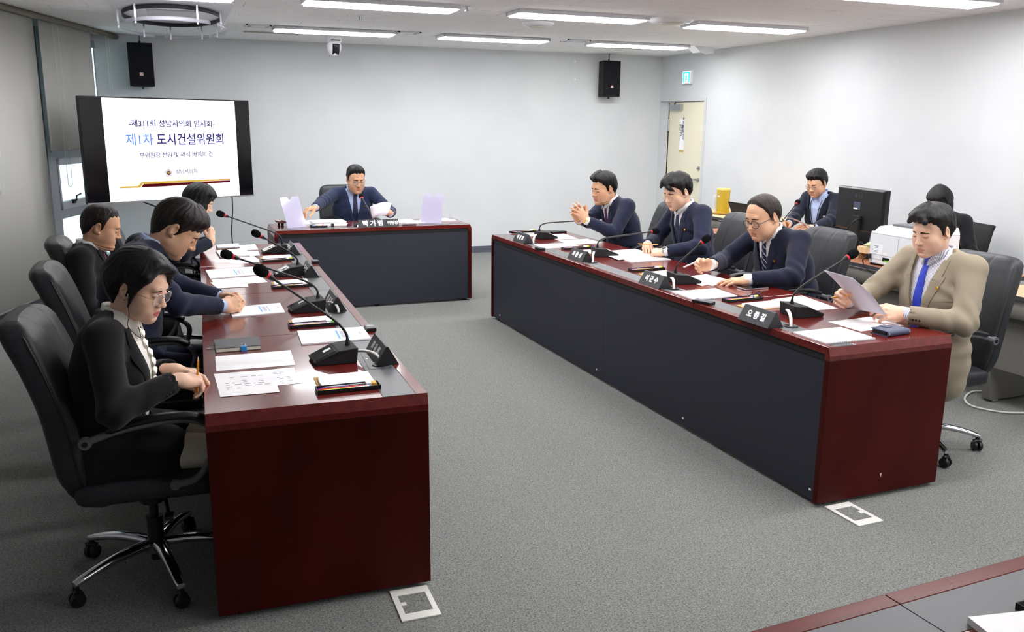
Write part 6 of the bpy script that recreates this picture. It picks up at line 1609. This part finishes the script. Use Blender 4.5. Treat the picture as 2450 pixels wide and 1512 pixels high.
cast('m2', 'man in navy suit bowing his head, hands clasped on the left table', (-.015, 4.33, 1.178), -PI/2,
     dict(skin='mid', fat=.6, haircol='dark', hs=1.02, nk=.036, hair=dict(line=line(-.024, -.020, -.028, -.008), top=.024, side=.011, front=.008, back=.012, rough=.0018, wave=.0015, rise=.06), seed=4, old=1),
     dict(jacket='navy', shirt='pale', pants='navy', fat=.5, badge=1, vee=(.16, .475, .06), collar=(14, .038, .3, .034), sw=1.06), lean=.26, s=1.003, head=(-.08, .74, 0), curve=.045,
     hands=dict(R=dict(at=(.155, 4.335, .792), dir=(.88, .42, .02), up=(.25, -.75, .55), pose='clasp', elbow=(-.4, -.7, -.8), q=.0026), L=dict(at=(.165, 4.50, .800), dir=(.88, -.42, .02), up=(.25, .75, .55), pose='clasp', elbow=(-.3, .8, -.5), q=.0026)))
cast('m3', 'man in black suit sitting back with closed eyes on the left side', (-.418, 5.35, 1.088), -PI/2,
     dict(skin='tan', fat=.3, haircol='dark', hs=0.99, old=1, nk=.040, hair=dict(line=line(.012, .022, -.012), top=.012, side=.005, front=.002, back=.007, rough=.0012), seed=5),
     dict(jacket='black', shirt='white', tie='wine', pants='black', badge=0), lean=-.02, s=0.974, head=(-.04, .36, 0), curve=.02)
cast('w4', 'woman in dark navy with bobbed hair, hands clasped before her chin', (.130, 6.50, 1.122), -PI/2,
     dict(skin='fair', rose=1, haircol='black', hs=0.99, fw=.96, jaw=.9, hair=dict(line=line(-.03), top=.020, side=.014, front=.010, back=.010, bob=dict(len=.128, cut=.128, brow=.004), noear=1, rough=.0012, crown=(0, -.01)), seed=6),
     dict(jacket='ink', jname='blazer', sname='blouse', shirt='white', pants='ink', badge=0, pocket=False, sw=.94, cuff=False), lean=.46, s=0.926, head=(-.10, .46, 0), curve=.03,
     hands=dict(R=dict(at=(.185, 6.34, .850), dir=(.18, .28, .94), up=(.75, -.6, 0), pose='clasp', elbow=(.1, -.6, -1)), L=dict(at=(.185, 6.47, .850), dir=(.18, -.28, .94), up=(.75, .6, 0), pose='clasp', elbow=(.1, .6, -1))))
cast('m5', "man with glasses in blue suit at the chairman's desk, arm stretched to the side", (1.655, 8.68, 1.128), PI,
     dict(skin='tan', fat=.5, haircol='black', hs=1.04, old=1, nk=.04, glasses=dict(m='armgrey', r=.0012, w=.0245, h=.0190, e=3, z=-.006), hair=dict(line=line(.006, .008), top=.014, side=.005, front=.008, rough=.0020, wave=.0015), seed=7),
     dict(jacket='blue', shirt='pale', tie='navy', pants='navy', badge=1, fat=.4, sw=1.03, vee=(.12, .475, .078)), lean=.22, s=1.012, head=(.14, .34, 0),
     hands=dict(R=dict(at=(1.155, 8.28, .868), dir=(-.9, -.42, -.05), up=(-.2, 0, 1), pose='pinch', elbow=(-.6, .3, -.3)), L=dict(at=(1.93, 8.40, .800), dir=(-.75, -.5, .15), up=(.2, -.7, -.6), pose='grip', elbow=(.7, .2, -.6))))
cast('m6', 'man in navy suit with thick black hair raising his interlaced hands', (3.345, 6.58, 1.150), PI/2,
     dict(skin='tan', fat=.4, haircol='black', hs=1.01, old=1, brow=.0052, nk=.036, hair=dict(line=line(-.002, -.006, -.01), top=.026, side=.010, front=.014, back=.010, part=-.034, rough=.0016, jag=.002), seed=8),
     dict(jacket='navy', shirt='white', tie='plum', pants='navy', badge=1, fat=.2, sw=1.05), lean=.34, s=1.012, head=(.16, .24, 0), curve=.03,
     hands=dict(R=dict(at=(3.085, 6.50, .900), dir=(-.55, -.30, .72), up=(-.1, .9, .35), pose='lace', elbow=(-.2, .5, -1)), L=dict(at=(3.095, 6.37, .905), dir=(-.55, .22, .74), up=(-.1, -.9, .35), pose='lace', elbow=(-.2, -.5, -1), s=1.003)))
cast('m7', 'man with thin wire glasses and wavy hair holding a pencil at the right table', (3.395, 5.50, 1.200), PI/2,
     dict(skin='fair', haircol='black', hs=1.00, nk=.042, glasses=dict(m='gold', r=.0009, w=.0255, h=.0230, e=2.2, z=-.008), hair=dict(line=line(-.008, -.006, -.01), top=.028, side=.013, front=.012, back=.010, wave=.0032, wscale=110, rough=.0016,
          locks=[((.012, .082, .110), (-.040, .100, .070), .020, .015, .02), ((-.040, .100, .070), (-.064, .078, .040), .014, .006, .012), ((.012, .084, .108), (.048, .096, .072), .018, .011, .02)]), seed=9),
     dict(jacket='navy', shirt='white', tie='ink', pants='navy', badge=1), lean=.22, s=1.003, head=(.20, .36, 0), curve=.015,
     hands=dict(R=dict(at=(3.245, 5.635, .795), dir=(-.45, -.75, 0), up=(-.2, .1, 1), pose='grip', elbow=(.3, .8, -.5)), L=dict(at=(3.215, 5.32, .792), dir=(-.55, .80, -.05), up=(-.25, -.15, .95), pose='grip', elbow=(.3, -.8, -.5))))
cast('m8', 'heavy man in dark navy suit with thick dark glasses, white pen in hand', (3.360, 4.44, 1.128), PI/2,
     dict(skin='mid', fat=1.0, haircol='brown', hs=1.04, old=1, fw=1.03, jaw=1.06, nk=.030, glasses=dict(m='black', r=.0021, w=.0250, h=.0215, e=2.6, z=-.010, mt='armgrey'), hair=dict(line=[(0, .095), (20, .094), (40, .078), (52, .066), (64, .036), (74, -.012), (82, -.016), (92, .014), (112, .0), (125, -.03), (150, -.065), (180, -.075)], top=.008, side=.007, front=.003, back=.008, rough=.0012, jag=.0015, rise=.03), seed=10),
     dict(jacket='navy2', shirt='white', tie='striped', pants='navy2', badge=1, fat=.9, sw=1.10, cuffl=.030), lean=.28, s=1.031, head=(.16, .36, .0), curve=.03,
     hands=dict(R=dict(at=(3.085, 4.555, .820), dir=(-.92, .10, .05), up=(.2, .95, .15), pose='pinch', elbow=(.2, .8, -.5)), L=dict(at=(3.125, 4.215, .780), dir=(-.80, .50, -.08), up=(-.05, 0, 1), pose='flat', elbow=(.4, -.8, -.4))))
cast('m9', 'man in beige jacket and blue tie reading a sheet at the near right seat', (3.425, 3.20, 1.180), PI/2,
     dict(skin='fair', haircol='black', hs=0.95, fw=.99, nk=.046, hair=dict(line=line(-.004, -.004, -.01), top=.024, side=.010, front=.014, back=.010, wave=.0034, wscale=130, rough=.0014,
          locks=[((.0, .080, .108), (-.05, .098, .080), .020, .014, .02), ((.012, .084, .106), (.05, .092, .076), .018, .012, .02)]), seed=11),
     dict(jacket='beige', shirt='striped', tie='blue', pants='beige', badge=1, vee=(.07, .475, .088), sw=1.04, collar=(8, .038, .2, .034)), lean=.02, s=1.022, head=(.08, .30, 0), q=.0026,
     hands=dict(R=dict(at=(3.095, 3.365, .815), dir=(-.82, -.15, .35), up=(-.2, .9, .3), pose='pinch', elbow=(.4, .7, -.6)), L=dict(at=(3.215, 3.105, .795), dir=(-.88, .40, .12), up=(-.1, -.85, .5), pose='pinch', elbow=(.3, -.8, -.6), q=.0026)))
cast('m10', 'staff man with glasses and lanyard reading papers by the right wall', (5.40, 6.39, 1.175), PI/2+.15,
     dict(skin='mid', haircol='black', hs=0.99, glasses=dict(m='armgrey', r=.0010, w=.0235, h=.0165, e=3, z=-.006), hair=dict(line=line(-.008, 0, -.01), top=.020, side=.008, front=.006, back=.008, rough=.0016), seed=12),
     dict(jacket='ink', shirt='pale', pants='trouser', badge=0, vee=(.08, .475, .10), collar=(22, .036, .25, .03)), lean=.20, s=0.974, head=(.15, .40, 0),
     hands=dict(R=dict(at=(5.10, 6.36, .815), dir=(-.85, -.25, .1), up=(0, .6, .7), pose='pinch'), L=dict(at=(5.13, 6.05, .815), dir=(-.85, .35, .1), up=(0, -.4, .9), pose='rest')))
cast('m11', 'staff woman in black with long dark hair, mostly hidden behind the man in beige', (5.50, 5.10, 1.105), PI/2+.1,
     dict(skin='fair', haircol='black', hs=0.99, hair=dict(line=line(-.03), top=.016, side=.012, front=.008, back=.008, bob=dict(len=.150, cut=.150), noear=1, rough=.0012, crown=(0, 0)), seed=13),
     dict(jacket='black', shirt='white', pants='trouser', badge=0, pocket=False, sw=.95), lean=.22, s=0.936, head=(.1, .45, 0))
# their chairs
chair_specs = [(-.170, 3.275, -PI/2-.04, 'black leather chair nearest the camera, under the woman holding a pencil'), (-.235, 4.40, -PI/2+.03, 'black leather chair behind the bowed man with clasped hands'),
    (-.30, 5.42, -PI/2+.05, 'black leather chair of the man with closed eyes'), (-.14, 6.62, -PI/2+.02, 'black leather chair of the woman with bobbed hair at the far left'),
    (1.62, 8.98, PI, "black leather chair behind the chairman's desk"), (3.66, 6.50, PI/2, 'black leather chair of the man with raised hands, farthest on the right side'),
    (3.63, 5.47, PI/2-.03, 'black leather chair of the man with wire glasses on the right side'), (3.585, 4.50, PI/2-.05, 'black leather chair of the heavy man on the right side'), (3.60, 3.33, PI/2+.03, 'black leather chair at the near right, under the man in beige')]
c0 = None
for (x, y, a, lb) in chair_specs:
    if c0 is None: c0 = make_chair(lb); o = c0
    else: o = copy_tree(c0); o['label'] = lb
    o.location = (x, y, 0); o.rotation_euler = (0, 0, a)

for (x, y, a, lb) in ((5.72, 6.50, PI/2+.15, 'dark office chair under the staff man with a lanyard'), (5.80, 5.30, PI/2-.35, 'dark office chair with a black mesh back behind the staff woman')):
    o = make_mesh_chair(lb); o.location = (x, y, 0); o.rotation_euler = (0, 0, a); o['group'] = 'staff office chairs'

# ---------------------------------------------------------------- what they wear and hold
def watch(key, k, strap, face, w=.012, r=.0315, back=.012):
    root, p = CAST[key]; el, wr, hm = p['arm'][k]; d = unit(hm[:3, 1]); z = hm[:3, 2]; x = hm[:3, 0]; c = wr+d*(.006)
    R3 = np.stack([x, z, d], 1); m = MB(); P = []
    for a in np.linspace(0, 2*PI, 28, endpoint=False): P.append([c+R3@np.array([math.cos(a)*(.0315+q_)*p['s'], math.sin(a)*(.0262+q_)*p['s'], l]) for (q_, l) in ((0, -w/2), (.003, -w/2), (.003, w/2), (0, w/2))])
    m.grid(P, closed_u=True, closed_v=True); wo = m.build('wristwatch', strap, root, 50)
    m = MB(); 
    if face: m.lathe([(w*1.15, 0), (w*1.2, .004), (w*.95, .006), (.001, .006)], 20, c+z*(.0262*p['s']+.001), np.stack([x, d, z], 1)); m.build('watch_face', face, wo, 50)
watch('m6', 'L', M['gold'], mat('watch_dial', (225, 205, 150), .25, .6), .014)
watch('m7', 'L', mat('watch_grey', (150, 150, 155), .4, .6), M['black'], .016)
watch('m8', 'R', M['silver'], M['silver'], .013)
watch('m10', 'L', M['black'], M['black'], .012)
root, p = CAST['m6']; watch('m6', 'R', mat('bead_black', (20, 18, 20), .4), None, .010)
def pencil(a, b, label, mt='pencil', nm='pencil', tipm='inkd', r=.0038):
    a = np.asarray(a, float); b = np.asarray(b, float); t = thing(nm, label, 'pencil' if nm == 'pencil' else 'pen', a); d = unit(b-a); L = np.linalg.norm(b-a)
    fr = frame(d)
    MB().lathe([(r, .018), (r, L)], 6 if nm == 'pencil' else 12, (0, 0, 0), fr).build('shaft', M[mt], t, 30); MB().lathe([(.0009, .0), (.0013, .004)], 8, (0, 0, 0), fr).build('point', M[tipm], t, 60)
    MB().lathe([(.0013, .004), (r*.96, .019)], 8, (0, 0, 0), fr).build('sharpened_end', mat('cut_wood', (226, 196, 150), .7) if nm == 'pencil' else M['black'], t, 60)
pencil((.023, 3.095, .872), (.012, 3.085, .745), 'orange pencil standing upright in the hand of the woman in black blazer')
pencil((3.172, 5.655, .806), (3.235, 5.46, .820), 'orange pencil across the hands of the man with wire glasses')
pencil((2.965, 3.345, .846), (3.075, 3.24, .876), 'orange pencil held behind the sheet by the man in beige')
pencil((2.885, 4.585, .800), (3.03, 4.555, .862), 'white pen in the raised hand of the heavy man', 'white', 'ballpoint_pen', 'black', .0050)
pencil((4.98, 6.31, .875), (5.10, 6.42, .835), 'dark pen in the hand of the staff man with a lanyard', 'inkd', 'ballpoint_pen', 'black', .0042)
def held_sheet(c4, label, bend, th=.0006, n=10, up=(0, 0, 1), m='paper', nm='paper_sheet', pages=1):
    """held paper: four corners, bent along its height"""
    c4 = [np.asarray(q, float) for q in c4]; o = sum(c4)/4; t = thing(nm, label, 'paper', o); a, b, c, d = [q-o for q in c4]; up = np.asarray(up, float)
    for k in range(pages):
        P = [[(a+(b-a)*u)*(1-v)+(d+(c-d)*u)*v+up*bend*math.sin(PI*v)*(1+.5*k)+up*.004*k for u in np.linspace(0, 1, 5)] for v in np.linspace(0, 1, n)]
        MB().grid(P).build('sheet' if k == 0 else 'page', mat('held_paper', (240, 236, 246), .8) if m == 'held' and not bpy.data.materials.get('held_paper') else (bpy.data.materials['held_paper'] if m == 'held' else M[m]), t, 180, solid=th)
    return t, (a, b, c, d)
t, q = held_sheet([(2.900, 3.330, .990), (2.895, 3.128, .985), (3.100, 3.105, .797), (3.105, 3.305, .785)], 'sheet with faint print held up by the man in beige', -.012, up=(-.6, 0, -.7), m='held')
t, q = held_sheet([(1.712, 8.215, .770), (1.700, 8.235, .885), (1.925, 8.30, .905), (1.885, 8.30, .80)], "curled printed booklet in the left hand of the man at the chairman's desk", .030, up=(0, -1, .5), m='held', pages=3)
t, q = held_sheet([(5.03, 6.39, .885), (4.98, 6.25, .892), (5.00, 5.90, .835), (5.06, 6.03, .822)], 'lilac tinted sheet held by the staff man with a lanyard', .012, m='held')
t, q = held_sheet([(5.02, 6.06, .775), (4.96, 5.96, .785), (5.06, 5.86, .83), (5.14, 5.95, .82)], 'open white booklet under the left hand of the staff man', .02, pages=2)
# earphone of the woman in front, lanyard and name tag of the staff man
root, p = CAST['w1']; Hm = p['Hm']; hp_ = lambda q: xf(Hm, np.array([q], float))[0]; T = p['T']; tp_ = lambda q: xf(T, np.array([q], float)*p['s'])[0]
m = MB(); m.tube(spline([hp_((.079, .012, -.020)), hp_((.080, .020, -.045)), hp_((.076, .034, -.090)), hp_((.070, .040, -.135)), tp_((.060, .105, .42)), tp_((.058, .095, .46))], 8), .0014, 6)
eo = m.build('earphone', M['black'], root, 60); MB().tube([hp_((.078, .010, -.012)), hp_((.080, .013, -.030))], [.0035, .0028], 8).build('earphone_tip', M['silver'], eo, 60)
root, p = CAST['m10']; T = p['T']; J = p['J']; Q = p['Q']; s_ = p['s']
def onchest(x, z, o=.0): return xf(T, np.array([[x*s_, max(Q.surf_y(x*s_, z*s_) or -1, (J.surf_y(x*s_, z*s_) or -1) if abs(x) > .09 else -1, .06)+o, z*s_]]))[0]
for sg in (-1, 1):
    MB().tube(spline([xf(T, np.array([[sg*.060*s_, .02, .475*s_]]))[0], onchest(sg*.058, .42, .006), onchest(sg*.040, .32, .007), onchest(sg*.008, .17, .009)], 6), .0042, 6, flat=.4).build('lanyard', M['black'], root, 60)
q0 = onchest(-.115, .30, .006); Rj = T[:3, :3]
MB().box(q0, (.066, .003, .020), Rj).build('name_tag', M['white'], root); MB().box(q0+Rj@np.array([-.004, .002, 0]), (.034, .001, .006), Rj).build('tag_print', M['ink'], root); MB().box(q0+Rj@np.array([.026, .002, 0]), (.008, .001, .008), Rj).build('tag_mark', M['gold'], root)
